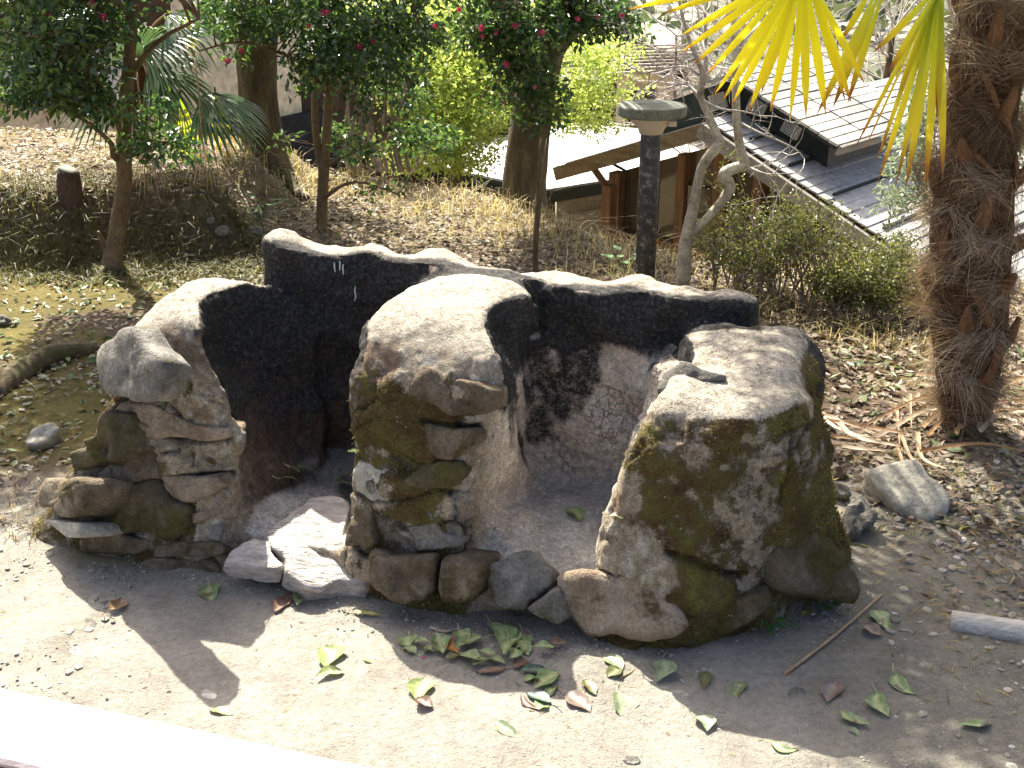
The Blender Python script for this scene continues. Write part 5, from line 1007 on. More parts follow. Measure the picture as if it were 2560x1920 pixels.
for P in ([(130, 620, 0), (40, 540, .1), (-60, 560, .2), (-160, 600, .3)], [(120, 480, .02), (40, 430, .1), (-100, 440, .2), (-240, 470, .3), (-360, 400, .4)], [(170, 480, 0), (260, 380, -.1), (330, 250, -.1), (380, 100, -.1)], [(105, 370, .05), (20, 400, .1), (-80, 350, .1), (-200, 430, .2)], [(410, 1060, .07), (520, 1110, 0), (600, 1120, 0), (640, 1060, 0)], [(365, 780, .07), (500, 850, 0), (620, 900, 0), (740, 960, 0), (800, 1020, 0)], [(140, 640, 0), (260, 700, -.1), (420, 720, -.1), (560, 760, -.1)], [(200, 760, 0), (120, 640, .1), (40, 520, .1), (0, 450, .2)]):
    p = zz(P); g.tube(p, np.linspace(.007, .002, len(p)), 5, .1, 3, cap=False)
    for q in smooth_path(p, .01, 3)[0][2::2]: branch(g, q, np.array([random.gauss(0, .6), random.gauss(0, .3), random.gauss(.0, .5)]), random.uniform(.12, .3), .0022, 1, None, .8, .0, 4, 3, .4)
part('twigs', g, M['greytwig'], t, kind='stuff')

BT = [('bare grey tree rising behind the house ridge under the yellow fan', (1790, 150), 12.5, 3.6), ('bare grey tree between the yellow fan and the palm trunk', (1990, 150), 13.5, 3.4), ('bare tree just left of the twisted tree near the frame top', (1680, 110), 16.0, 3.4), ('bare dark trunked tree beside the pale valley ground stand-in', (2225, 260), 12.0, 3.6), ('bare tree in the valley behind the vent storey roof', (2080, 180), 17.0, 3.6), ('bare tree partly hidden by the palm trunk at right', (2440, 240), 13.0, 3.2), ('bare slender tree above the vent storey', (1830, 160), 15.0, 3.4)]
for i, (lab, (px, py), Yb, H) in enumerate(BT):
    b_ = at(px, py, Yb); b_[2] = tz(b_[0], Yb) - .1; t = thing('bare_tree', lab, 'tree', b_, 'bare winter trees in the valley'); g = Geo(); H = 3.1 + random.uniform(.0, .8); top = b_ + [random.uniform(-.3, .3), 0, H]
    r = .09 if i == 3 else .05; p = [b_, b_ * .5 + top * .5 + [random.uniform(-.15, .15), 0, 0], top]; g.tube(p, [r, r * .7, r * .35], 7, .1, 4); part('trunk', g, M['bark'] if i == 3 else M['twig'], t)
    g = Geo(); PP = smooth_path(p, .01, 8)[0]
    for q in PP[4:]:
        for _ in range(3): branch(g, q, np.array([random.gauss(0, 1), random.gauss(0, .7), random.uniform(-.1, .9)]), random.uniform(.5, 1.0), .014, 2, None, .6, .12, 4, 4, .22)
    part('branches', g, M['greytwig'], t, kind='stuff')

SH = [('leafy twiggy shrub just right of the twisted tree stems', (1560, 640), (1570, 450), 95, .55), ('tallest dense green shrub before the house gable', (1660, 655), (1680, 435), 85, .6), ('twiggy green shrub under the right eave of the house', (1745, 660), (1760, 450), 75, .6), ('low shrub with dark small leaves near the litter', (1830, 690), (1830, 560), 60, .6), ('sparse shrub at the corner of the falling roof edge', (1850, 650), (1850, 480), 70, .45), ('dark evergreen shrub left of the palm trunk', (1900, 690), (1910, 590), 65, .7), ('thin tall shrub whose leaves reach the fan leaf tips', (1935, 640), (1930, 470), 60, .5), ('sparse shrub with bare stems between lamp and shrubs', (1600, 620), (1610, 520), 60, .35), ('low twiggy shrub behind the palm trunk', (1970, 680), (1990, 560), 60, .5)]
for i, (lab, (bx, by), (tx, ty), rx, dens) in enumerate(SH):
    Yb = min(ground_at(bx * K, by * K)[1], 5.5); b_ = at(bx * K, by * K, Yb); b_[2] = tz(b_[0], Yb); tp = at(tx * K, ty * K, Yb); t = thing('shrub', lab, 'shrub', b_, 'shrubs in front of the timber house'); g = Geo(); tips = []
    ht = max(.25, tp[2] - b_[2]); wd = rx * K / FPX * (Yb * 1.05)
    for k in range(9):
        d = np.array([random.gauss(tp[0] - b_[0], wd * .75), random.gauss(0, wd * .7), ht * random.uniform(.7, 1.1)]); L_ = np.linalg.norm(d); branch(g, b_ + [random.gauss(0, .04), random.gauss(0, .04), -.03], d, L_ * .55, .0065, 3, tips, .5, .28, 5, 3, .16)
    part('stems', g, M['twig'], t, kind='stuff')
    tips = np.array(tips); tips = tips[rng.random(len(tips)) < dens]; g = Geo(); clumps(g, tips, 5, .05, .021, .011, .8); part('crown', g, M['shrubleaf'], t, False, kind='stuff')
b_ = ground_at(*D(1975, 640)); b_ = at(1975 * K, 600 * K, 6.6); b_[2] = tz(b_[0], 6.6)
t = thing('pale_leaved_shrub', 'shrub with glossy pale silvery leaves left of the palm trunk', 'shrub', b_)
C = ell_points([(1965, 330, 40, 90, 6.6, .3, 60), (1990, 230, 35, 70, 6.7, .3, 44), (1940, 430, 40, 35, 6.5, .25, 24), (2000, 430, 30, 60, 6.6, .2, 24), (2190, 300, 25, 120, 6.6, .2, 40)]); g = Geo(); twigs(g, [b_, b_ + [0, 0, .5], b_ + [0, 0, 1.0]], C, .004, .5); part('stems', g, M['twig'], t, kind='stuff'); g = Geo(); clumps(g, C, 16, .09, .04, .018); part('crown', g, M['paleleaf'], t, False, kind='stuff')
# slim dead stem in front of the central trunk
b_ = at(1155 * K, 590 * K, 4.6); b_[2] = tz(b_[0], 4.6)
t = thing('bare_sapling', 'slim bare double sapling rising behind the middle of the hearth', 'sapling', b_)
for dx in (0, 9):
    g = Geo(); g.tube([b_ - [0, 0, .03] + [dx * .001, 0, 0]] + pathD([(1155 + dx * .3, 560, 4.6), (1158 + dx * .5, 480, 4.6), (1162 + dx, 400, 4.62), (1168 + dx * 1.5, 300, 4.65)]), [.011, .010, .008, .006, .003], 6, .1, 3); part('stem', g, M['bark'], t)

# far wooded slope
n = 26000; x = rng.uniform(-60, 60, n); y = rng.uniform(26, 105, n); z = terrain_z(x, y); ok = fbm2(x, y, .12, 3, 77) > -.12; x, y, z = x[ok], y[ok], z[ok]
g = Geo(); C = np.stack([x, y, z + rng.random(len(x)) ** 2 * 3.0], 1); leaves(g, C, rng.normal(0, 1, C.shape), rng.normal(0, 1, C.shape), rng.uniform(.35, .9, len(x)), rng.uniform(.25, .5, len(x)))
stuff('woods', g, M['farleaf'], 'hazy wooded slope far behind the houses', 'woods')

# ------------------------------------------------------------------ ground cover
def scatter(n, x0, x1, y0, y1, f):
    x = rng.uniform(x0, x1, n); y = rng.uniform(y0, y1, n); k = rng.random(n) < f(x, y); x, y = x[k], y[k]
    u, v, _ = w2k(np.stack([x, y, 0 * x], 1)); out_ = ~((u > -1.12) & (u < 1.0) & (v > -.02) & (v < .98)); x, y = x[out_], y[out_]; return x, y, terrain_z(x, y)
CXS = np.array([-60, -5, -3.2, -1.3, 0, .46, 1.0, 2.5, 4, 60]); CYS = np.array([8.7, 8.7, 8.3, 7.65, 7.0, 6.2, 5.7, 5.2, 5.1, 5.1])
crest = lambda x, y: y - np.interp(x, CXS, CYS)
def blades(g, x, y, z, h0, h1, w, lean=.5, rnd=None, droop=.5):
    n = len(x); h = rng.uniform(h0, h1, n)[:, None]; b = np.stack([x, y, z - .005], 1); a = rng.random(n) * 2 * math.pi; d = np.stack([np.cos(a), np.sin(a), 0 * a], 1) * np.abs(rng.normal(0, lean, (n, 1))); s = np.stack([-np.sin(a), np.cos(a), 0 * a], 1) * w
    up = np.array([0, 0, 1.0]); m = b + up * h * .6 + d * h * .35; t = b + up * h * (1 - droop * rng.random((n, 1))) + d * h * 1.1
    V = np.stack([b + s, b - s, m + s * .8, m - s * .8, t], 1).reshape(-1, 3); i = np.arange(n)[:, None] * 5
    g.add(V, [i + np.array([[0, 1, 3, 2]]), i + np.array([[2, 3, 4]])], np.repeat(rng.random(n) if rnd is None else rnd, 5))
g = Geo()
x, y, z = scatter(70000, -1.7, 3.4, 5.2, 9.2, lambda x, y: np.clip(1.25 - np.abs(crest(x, y) + .25) / 1.0, 0, 1) * np.clip(.45 + 1.1 * fbm2(x, y, 1.9, 3, 5), .04, 1) * .5); blades(g, x, y, z, .03, .17, .0020, 1.15, None, .85)
x, y, z = scatter(9000, .9, 3.2, 4.5, 5.6, lambda x, y: np.clip(.7 * (fbm2(x, y, 2.5, 2, 15) + .1), 0, 1)); blades(g, x, y, z, .03, .14, .0018, .9, None, .8)
x, y, z = scatter(16000, -5, -1.2, 6.1, 9.5, lambda x, y: np.clip(.9 * (fbm2(x, y, 1.6, 3, 25) + .12), 0, 1)); blades(g, x, y, z, .015, .07, .0022, 1.2, None, .9)
x, y, z = scatter(2500, -2.0, -1.35, 3.0, 3.6, lambda x, y: .5 * (fbm2(x, y, 5, 2, 35) > 0)); blades(g, x, y, z, .01, .05, .0015, .6)
x, y, z = scatter(3500, 1.0, 1.9, 2.9, 3.9, lambda x, y: .4 * (fbm2(x, y, 4, 2, 45) > .1)); blades(g, x, y, z, .01, .05, .0014, .8)
stuff('dry_grass', g, M['straw'], 'dry straw coloured grass over the slope behind the hearth', 'grass')
g = Geo(); x, y, z = scatter(60000, -4.2, -1.2, 5.45, 6.6, lambda x, y: np.clip(.9 - np.abs(y - 5.85) / .6, 0, 1) * .6); blades(g, x, y, z, .015, .07, .0026, 1.1, None, .9)
stuff('bank_grass', g, M['bankgrass'], 'matted olive grass and moss over the left bank', 'grass')
# fallen leaves, uncountable
def litter(g, x, y, z, l0, l1, rnd=None, lift=.006):
    n = len(x); a = rng.random(n) * 2 * math.pi; d = np.stack([np.cos(a), np.sin(a), rng.normal(0, .22, n)], 1); nn = np.stack([rng.normal(0, .35, n), rng.normal(0, .35, n), np.ones(n)], 1); L_ = rng.uniform(l0, l1, n)
    leaves(g, np.stack([x, y, z + lift + rng.random(n) * .012], 1), d, nn, L_, L_ * rng.uniform(.3, .55, n), rng.uniform(-.25, .35, (n, 1)), rnd)
g = Geo()
x, y, z = scatter(30000, -3.2, 1.4, 4.1, 7.6, lambda x, y: np.clip(.35 + .9 * fbm2(x, y, 1.4, 3, 55) + .5 * sstep(4.6, 5.4, y), 0, 1) * (.25 + .75 * sstep(-1.9, -1.2, x) + .4 * sstep(5.4, 6, y)) * .8); litter(g, x, y, z, .02, .05)
x, y, z = scatter(9000, .8, 3.2, 3.5, 5.4, lambda x, y: np.clip(.55 + .8 * fbm2(x, y, 1.8, 3, 65) + .4 * sstep(4, 4.5, y), 0, 1)); litter(g, x, y, z, .025, .065)
x, y, z = scatter(5200, .95, 2.6, 2.6, 3.9, lambda x, y: np.clip(.5 + .8 * fbm2(x, y, 2.5, 3, 75), 0, 1) * sstep(.95, 1.3, x)); litter(g, x, y, z, .02, .06)
x, y, z = scatter(14000, -5.5, -.8, 6.0, 10, lambda x, y: .55 + 0 * x); litter(g, x, y, z, .025, .06)
x, y, z = scatter(1500, -2.6, -1.2, 3.0, 4.6, lambda x, y: .6 * (fbm2(x, y, 1.5, 2, 85) > -.1)); litter(g, x, y, z, .02, .045)
stuff('leaf_litter', g, M['litter'], 'brown fallen leaves strewn over the ground behind the hearth', 'leaves')
g = Geo(); x, y, z = scatter(1500, -2.9, -1.0, 3.5, 5.6, lambda x, y: .55 + 0 * x); litter(g, x, y, z, .03, .055)
x, y, z = scatter(260, .95, 2.4, 3.5, 4.6, lambda x, y: .7 + 0 * x); litter(g, x, y, z, .04, .07)
stuff('green_leaf_litter', g, M['greenlitter'], 'small green fallen leaves scattered on the mossy ground', 'leaves')
# gravel: small stones
ico = np.array([[0, 0, 1], [.894, 0, .447], [.276, .851, .447], [-.724, .526, .447], [-.724, -.526, .447], [.276, -.851, .447], [.724, .526, -.447], [-.276, .851, -.447], [-.894, 0, -.447], [-.276, -.851, -.447], [.724, -.526, -.447], [0, 0, -1]])
icf = np.array([[0, 1, 2], [0, 2, 3], [0, 3, 4], [0, 4, 5], [0, 5, 1], [1, 6, 2], [2, 7, 3], [3, 8, 4], [4, 9, 5], [5, 10, 1], [6, 7, 2], [7, 8, 3], [8, 9, 4], [9, 10, 5], [10, 6, 1], [11, 7, 6], [11, 8, 7], [11, 9, 8], [11, 10, 9], [11, 6, 10]])
def pebbles(g, x, y, z, r0, r1):
    n = len(x); r = (r0 + (r1 - r0) * rng.random(n) ** 3)[:, None, None]; sc3 = np.stack([rng.uniform(.8, 1.4, n), rng.uniform(.6, 1.1, n), rng.uniform(.35, .7, n)], 1)[:, None]; a = rng.random(n) * 6.28; ca, sa = np.cos(a)[:, None], np.sin(a)[:, None]
    V = ico[None] * sc3 * r * rng.uniform(.8, 1.2, (n, 12, 1)); V = np.stack([V[..., 0] * ca - V[..., 1] * sa, V[..., 0] * sa + V[..., 1] * ca, V[..., 2]], -1) + np.stack([x, y, z], 1)[:, None]
    F = (icf[None] + (np.arange(n) * 12)[:, None, None]).reshape(-1, 3); g.add(V.reshape(-1, 3), F, np.repeat(rng.random(n), 12))
M['pebble'] = mat_leaf('pebble_stone', [(0, (.17, .155, .13)), (.5, (.28, .26, .215)), (.85, (.38, .355, .30)), (.97, (.48, .46, .42)), (1, (.34, .14, .08))], 0.0, .85, 1, .3)
g = Geo(); x, y, z = scatter(26000, .35, 2.1, 1.7, 3.6, lambda x, y: np.clip(sstep(.6, 1.25, x + .25 * fbm2(x, y, 4, 2, 5)) * (.35 + 1.2 * fbm2(x, y, 3, 3, 95).clip(-.2, 1)), 0, 1)); pebbles(g, x, y, z + .003, .0018, .015)
x, y, z = scatter(7000, -1.9, 1.2, 1.75, 3.3, lambda x, y: .6 + 0 * x); pebbles(g, x, y, z + .001, .001, .006)
x, y, z = scatter(1300, -2.2, -1.0, 2.3, 3.6, lambda x, y: .6 + 0 * x); pebbles(g, x, y, z + .002, .002, .013)
uu_, vv_ = rng.uniform(-1.25, 1.15, 1500), -np.abs(rng.normal(0, .06, 1500)) - .015; vv_ = vv_ + np.where(uu_ > .75, (uu_ - .75) * 1.0, 0) + np.where(uu_ < -.9, (-.9 - uu_) * .3, 0); w3 = k2w(uu_, vv_, 0 * uu_); pebbles(g, w3[:, 0], w3[:, 1], terrain_z(w3[:, 0], w3[:, 1]) + .002, .001, .006)
stuff('gravel', g, M['pebble'], 'fine loose grit and pebbles on the bare earth', 'gravel')
# straw bits and twiglets in the dirt
g = Geo(); x, y, z = scatter(2600, .8, 2.2, 2.2, 3.7, lambda x, y: .6 * sstep(.8, 1.3, x)); n = len(x); a = rng.random(n) * 6.28; L_ = rng.uniform(.01, .06, n)
d = np.stack([np.cos(a), np.sin(a), rng.normal(0, .15, n)], 1); leaves(g, np.stack([x, y, z + .01], 1), d, np.tile([0, 0, 1.0], (n, 1)), L_, .003 + 0 * L_, .3)
x, y, z = scatter(500, -1.9, .9, 1.8, 3.0, lambda x, y: .5 + 0 * x); n = len(x); a = rng.random(n) * 6.28; leaves(g, np.stack([x, y, z + .006], 1), np.stack([np.cos(a), np.sin(a), 0 * a], 1), np.tile([0, 0, 1.0], (n, 1)), rng.uniform(.008, .03, n), .002 + 0 * x, .3)
stuff('straw_bits', g, M['straw'], 'broken straw and needles scattered on the dirt', 'straw')

# ------------------------------------------------------------------ foreground: bench, rocks, log, sticks, weeds
M['paint'] = mat_noise('pale_pink_worn_paint', [(.3, (.30, .235, .225)), (.48, (.46, .395, .38)), (.75, (.54, .475, .46))], 3, stretch=(.5, 6, 6), bdist=.003, rough=.5, s2=14)
M['paintedge'] = mat_noise('worn_red_brown_edge', [(.3, (.14, .055, .03)), (.7, (.26, .12, .07))], 6, bdist=.003, rough=.6)
zb = .43; q0, q1 = atz(0, 1716, zb), atz(975, 1922, zb); dB = (q1 - q0); dB[2] = 0; dB /= np.linalg.norm(dB); nB = np.array([-dB[1], dB[0], 0]); 
bc = q0 + dB * .35 - nB * .125; bench = thing('wooden_bench', 'sunlit pale painted wooden bench plank at the near left corner', 'bench', (bc[0], bc[1], tz(bc[0], bc[1])))
g = Geo(); L0, L1 = -.75, 1.35; xs_ = np.linspace(L0, L1, 60); V = []
prof = [(-.004, -.04), (0, -.006), (-.006, 0), (-.08, .0012), (-.158, .0), (-.164, -.006), (-.164, -.012)]
for xx in xs_:
    for a, b in prof: V.append(q0 + dB * xx + nB * (a + .0015 * math.sin(xx * 7)) + Zu * b)
V = np.array(V); V[:, 2] += fbm(V * [1, 1, 0], 18, 3, 3) * .0012; m = len(prof); i = np.arange(59)[:, None] * m; j = np.arange(m)[None]; k = (j + 1) % m
g.add(V, [np.stack([i + j, i + k, i + k + m, i + j + m], -1).reshape(-1, 4), np.array([[6, 5, 4, 3, 2, 1, 0]]), np.array([list(range(59 * m, 60 * m))])]); part('plank', g, M['paint'], bench, False)
g = Geo(); obox(g, q0 + dB * .3 - nB * .084 - Zu * .027, (dB, nB, Zu), (1.04, .079, .0135)); part('underboard', g, M['paintedge'], bench, False)
for xx in (-.55, 1.15):
    c_ = q0 + dB * xx - nB * .08; gz = tz(c_[0], c_[1]); g = Geo(); obox(g, (c_[0], c_[1], (gz + zb - .041) / 2 - .01), (dB, nB, Zu), (.03, .05, (zb - .041 - gz) / 2 + .01)); part('leg', g, M['paintedge'], bench, False)

def rock(name, lab, cat, pl, base, n, mt, bulge, depth, rough, group=None, seed=0, dz=0.0):
    n = np.asarray(n, float); n /= np.linalg.norm(n); P0 = ground_at(*base); P = plane_pts(pl, P0 + Zu * dz, n); g = stone_geo(P, n, bulge, depth, rough, 34, seed); c = np.concatenate(g.V).mean(0); c[2] = tz(c[0], c[1])
    single(name, g, M[mt], lab, cat, c, group)
dp = lambda *p: [D(*q) for q in p]
NRK = (-.1, -.75, .65)
rock('rock', 'large flat topped pale mossy rock right of the hearth', 'rock', dp((1862, 1022), (1900, 1008), (1988, 1005), (2046, 1078), (2052, 1112), (1990, 1138), (1940, 1112), (1890, 1062)), D(1960, 1085), (-.06, -.42, .9), 'st_pale', .035, .13, .009, seed=301, dz=.05)
rock('rock', 'angular grey rock against the right foot of the hearth', 'rock', C5((1570, 500), (1640, 430), (1780, 320), (1900, 480), (1920, 530), (1850, 590), (1760, 620), (1740, 710), (1610, 730)), (2140, 1350), (-.1, -.8, .6), 'st_grey', .045, .12, .018, seed=302)
rock('rock', 'small grey slab leaning against the mossy right end of the hearth', 'rock', C5((1470, 210), (1650, 275), (1690, 350), (1640, 395), (1520, 330)), (2118, 1262), (-.1, -.7, .7), 'st_grey', .025, .08, .010, seed=303)
rock('rock', 'rough dark stone at the back right corner of the hearth', 'rock', C5((1530, 100), (1600, 90), (1650, 180), (1620, 230), (1520, 210)), (2105, 1205), (-.1, -.7, .7), 'st_brown', .03, .08, .014, seed=304)
rock('rock', 'pale rounded stone on the ground beyond the left foot of the hearth', 'rock', dp((52, 955), (75, 935), (120, 918), (135, 930), (112, 958), (80, 975), (58, 972)), D(80, 978), (0, -.5, .85), 'st_pale', .03, .10, .012, seed=305)
rock('rock', 'small dark stone at the left edge of the mossy ground', 'rock', dp((-10, 690), (8, 680), (20, 690), (16, 704), (-10, 706)), D(5, 708), (0, -.6, .8), 'st_grey', .03, .08, .010, seed=306)
for i, (x, y, w_, lab) in enumerate(((1695, 1746, 34, 'palest pebble in the sunlit patch before the right boulder'), (2052, 1552, 22, 'small round grey pebble below the round leaved weed'), (1990, 1737, 26, 'flat grey pebble in shade left of the single brown leaf'), (1995, 1885, 22, 'blue grey chip beside the lowest green leaf'), (1580, 1905, 24, 'little grey stone at the bottom frame edge'))):
    pl = [(x + w_ * math.cos(a) * random.uniform(.8, 1.1), y + w_ * .62 * math.sin(a) * random.uniform(.8, 1.1)) for a in np.linspace(0, 6.28, 9)[:-1]]
    rock('pebble', lab, 'pebble', pl, (x, y), (0, -.35, .95), 'st_grey' if i else 'st_pale', .010, .02, .003, seed=310 + i)
for i in range(16):
    x, y = random.uniform(60, 900), random.uniform(1560, 1760)
    if i > 9: x, y = random.uniform(1250, 2100), random.uniform(1700, 1880)
    w_ = random.uniform(22, 42); pl = [(x + w_ * math.cos(a) * random.uniform(.75, 1.15), y + w_ * .5 * math.sin(a) * random.uniform(.75, 1.15)) for a in np.linspace(0, 6.28, 9)[:-1]]
    rock('bedded_stone', 'flat grey stone chip trodden flush into the bare dirt', 'stone', pl, (x, y), (0, 0, 1), 'st_slab' if i % 2 else 'st_grey', .004, .02, .003, 'flat stone chips bedded in the dirt', seed=330 + i)

for i, (x, y, r_) in enumerate(((545, 468, 16), (520, 488, 15), (552, 502, 14), (505, 462, 13), (480, 500, 16), (535, 520, 13), (455, 478, 12))):
    pl = [D(x + r_ * math.cos(a) * random.uniform(.8, 1.15), y + r_ * .85 * math.sin(a) * random.uniform(.8, 1.15)) for a in np.linspace(0, 6.28, 9)[:-1]]
    rock('bank_stone', 'mossy rounded stone set in the right end of the grassy bank', 'stone', pl, D(x, y), (.35, -.85, .4), 'st_moss' if i % 2 else 'st_grey', .03, .08, .010, 'stones set in the end of the grassy bank', seed=360 + i, dz=.02)
def on_ground(px, py, up=0.0): q = ground_at(px, py); q[2] += up; return q
M['greywood'] = mat_noise('weathered_pale_log', [(.3, (.34, .325, .28)), (.6, (.48, .46, .41)), (.8, (.56, .54, .49))], 5, stretch=(.5, 4, 4), bdist=.006, rough=.85)
a_, b2 = on_ground(*D(2052, 1352), .012), on_ground(*D(2330, 1400), .012)
g = Geo(); g.tube([a_, a_ * .6 + b2 * .4, b2], [.030, .033, .033], 12, .06, 5, seed=41); single('log', g, M['greywood'], 'pale weathered log lying at the right edge of the ground', 'log', a_)
def stick(lab, pts, r, mt='drystalk', up=.008, name='stick', cat='stick', group=None):
    P = [on_ground(x, y, up) for x, y in pts]; g = Geo(); g.tube(P, np.linspace(r, r * .55, len(P)), 6, .15, 3); return single(name, g, M[mt], lab, cat, P[0], group)
stick('long thin straight dry stick lying before the right end of the hearth', [(1960, 1697), (2090, 1595), (2205, 1495)], .0045, up=.012)
stick('short curved twig just behind the heap of green leaves', [(1076, 1575), (1110, 1587), (1150, 1580), (1185, 1598)], .005, 'twig')
stick('thin red brown leaf stalk curving under the sunlit leaf', [(1082, 1722), (1125, 1742), (1200, 1741), (1318, 1738)], .0022, 'petiole', .004)
stick('thin twig right of the small brown curled leaf', [(1385, 1628), (1420, 1630), (1456, 1633)], .0022, 'twig', .004)
stick('forked twig hanging over the left foot stones', [(140, 1345), (134, 1310), (150, 1290), (186, 1304)], .004, 'drystalk', .05)
stick('red stalk lying between two green leaves at right', [(2310, 1672), (2306, 1720), (2240, 1790)], .002, 'petiole', .004)
stick('dark twig above the log end', [(2230, 1640), (2240, 1680), (2250, 1720)], .003, 'bark', .006)
stick('small brown twig chip under the sunlit leaf pair', [(1552, 1701), (1578, 1687), (1584, 1678)], .004, 'drystalk', .008)
rt = [on_ground(*D(x, y), u_) for x, y, u_ in ((-30, 868, .0), (40, 820, .02), (110, 785, .03), (170, 768, .02), (225, 752, -.005))]
g = Geo(); g.tube(rt, [.05, .05, .045, .035, .015], 10, .2, 4, seed=51); single('tree_root', g, M['bark'], 'dark surface root crossing the mossy ground at left', 'root', rt[0])
# sawn stump on the bank
b_ = at(*D(150, 440), 5.95)
st = thing('tree_stump', 'short reddish cut stump on the left bank', 'stump', b_); tp = at(*D(148, 368), 5.95)
g = Geo(); g.tube([b_ - [0, 0, .05], b_ * .5 + tp * .5 + [0, 0, 0], tp], [.085, .062, .054], 12, .22, 4, seed=61); part('trunk', g, mat_noise('red_brown_stump', [(.3, (.04, .022, .015)), (.7, (.11, .065, .045))], 9, stretch=(1, 1, .4), bdist=.02), st)
g = Geo(); g.tube([tp + [0, 0, -.004], tp + [.004, 0, .006]], [.053, .048], 12, .12, 1, seed=61); part('cut_face', g, M['capstone'], st)

# dry palm stalks heaped at the palm's foot
M['drystrip'] = mat_leaf('dry_palm_strip', [(0, (.30, .17, .08)), (.5, (.48, .33, .19)), (1, (.60, .50, .38))], .3, .45)
STR = list((
    (((1850, 1050), (1880, 985), (1935, 975), (2060, 1035), (2190, 1090)), .012), (((2000, 1015), (1995, 1060), (2060, 1100), (2180, 1115)), .010), (((2000, 1022), (2025, 1015), (2090, 1070), (2200, 1100)), .012),
    (((1880, 1075), (1990, 1082), (2150, 1098), (2230, 1095)), .010), (((1860, 1108), (1960, 1095), (2080, 1090)), .009), (((2250, 1080), (2280, 1150), (2330, 1165)), .009), (((2275, 985), (2278, 1070)), .008), (((2300, 960), (2400, 970), (2480, 1000)), .010),
    (((2320, 1090), (2400, 1000), (2470, 940)), .008), (((2390, 1085), (2440, 990), (2520, 930), (2580, 960)), .009), (((2150, 1070), (2290, 1000), (2360, 985)), .007), (((2400, 1060), (2480, 1010), (2580, 1000)), .008), (((2450, 1080), (2500, 1040), (2590, 1090)), .010), (((2300, 1130), (2450, 1110), (2600, 1140)), .009), (((2240, 1110), (2270, 1190), (2325, 1215)), .008)))
STR += [(tuple((x + ox + random.uniform(-18, 18), y + oy + random.uniform(-14, 14)) for x, y in p), w_ * random.uniform(1.0, 1.6)) for p, w_ in STR[:12] for ox, oy in [(random.uniform(-40, 60), random.uniform(-25, 30))]]
for i, (pts, w_) in enumerate(STR):
    n = len(pts); P = []
    for j, (x, y) in enumerate(pts):
        q = ground_at(x, y + 40); f = j / (n - 1); lift = .035 + .08 * math.sin(math.pi * f) * (i % 3 > 0); q2 = at(x, y, q[1]); q2[2] = max(q2[2], tz(q2[0], q2[1]) + .012); P.append(q2)
    P, _ = smooth_path(P, .01, 4); g = Geo(); V = []; m = len(P); T = np.gradient(P, axis=0); T = unit(T); w_ *= 1.5; s = unit(np.cross(T, [0, -.6, .8]))
    for j in range(m): ww = w_ * .5 * (1 - .75 * (j / (m - 1)) ** 2); V += [P[j] + s[j] * ww + [0, 0, .003], P[j], P[j] - s[j] * ww + [0, 0, .003]]
    ii = np.arange(m - 1)[:, None] * 3; g.add(V, [ii + np.array([[0, 1, 4, 3]]), ii + np.array([[1, 2, 5, 4]])], random.random())
    single('dry_palm_strip', g, M['drystrip'], 'curled dry tan palm leaf strip lying at the foot of the palm', 'palm strip', P[0], 'dry palm strips heaped at the foot of the palm')

# ------------------------------------------------------------------ single fallen leaves
def mat_vleaf(name, trans, rough):
    m, nt, b = newmat(name); v = coords(nt); n1 = noise_n(nt, v, 90, 4, .6); c = mix(nt, 1, attr(nt, 'col'), ramp(nt, n1, [(.3, (.75,) * 3), (.5, (1,) * 3), (.7, (1.25,) * 3)]), 'MULTIPLY')
    nt.links.new(c, b.inputs['Base Color']); b.inputs['Roughness'].default_value = rough; tr = nt.nodes.new('ShaderNodeBsdfTranslucent'); nt.links.new(c, tr.inputs[0]); mx = nt.nodes.new('ShaderNodeMixShader'); mx.inputs[0].default_value = trans
    nt.links.new(b.outputs[0], mx.inputs[1]); nt.links.new(tr.outputs[0], mx.inputs[2]); nt.links.new(mx.outputs[0], nt.nodes['Material Output'].inputs[0]); bump(nt, b, n1, .3, .002); return m
M['vleaf'] = mat_vleaf('fallen_leaf_blade', .2, .45)
LC = {'g': ((.19, .265, .11), (.38, .42, .2)), 'o': ((.13, .14, .05), (.22, .22, .10)), 'y': ((.36, .32, .08), (.45, .42, .16)), 'b': ((.15, .085, .055), (.22, .14, .10)), 't': ((.25, .155, .085), (.33, .23, .14)), 'r': ((.32, .12, .03), (.40, .2, .06)), 'k': ((.20, .15, .12), (.27, .21, .17)), 'c': ((.055, .10, .07), (.14, .19, .12)), 'p': ((.22, .27, .16), (.32, .36, .22)), 'l': ((.26, .32, .12), (.36, .40, .2))}
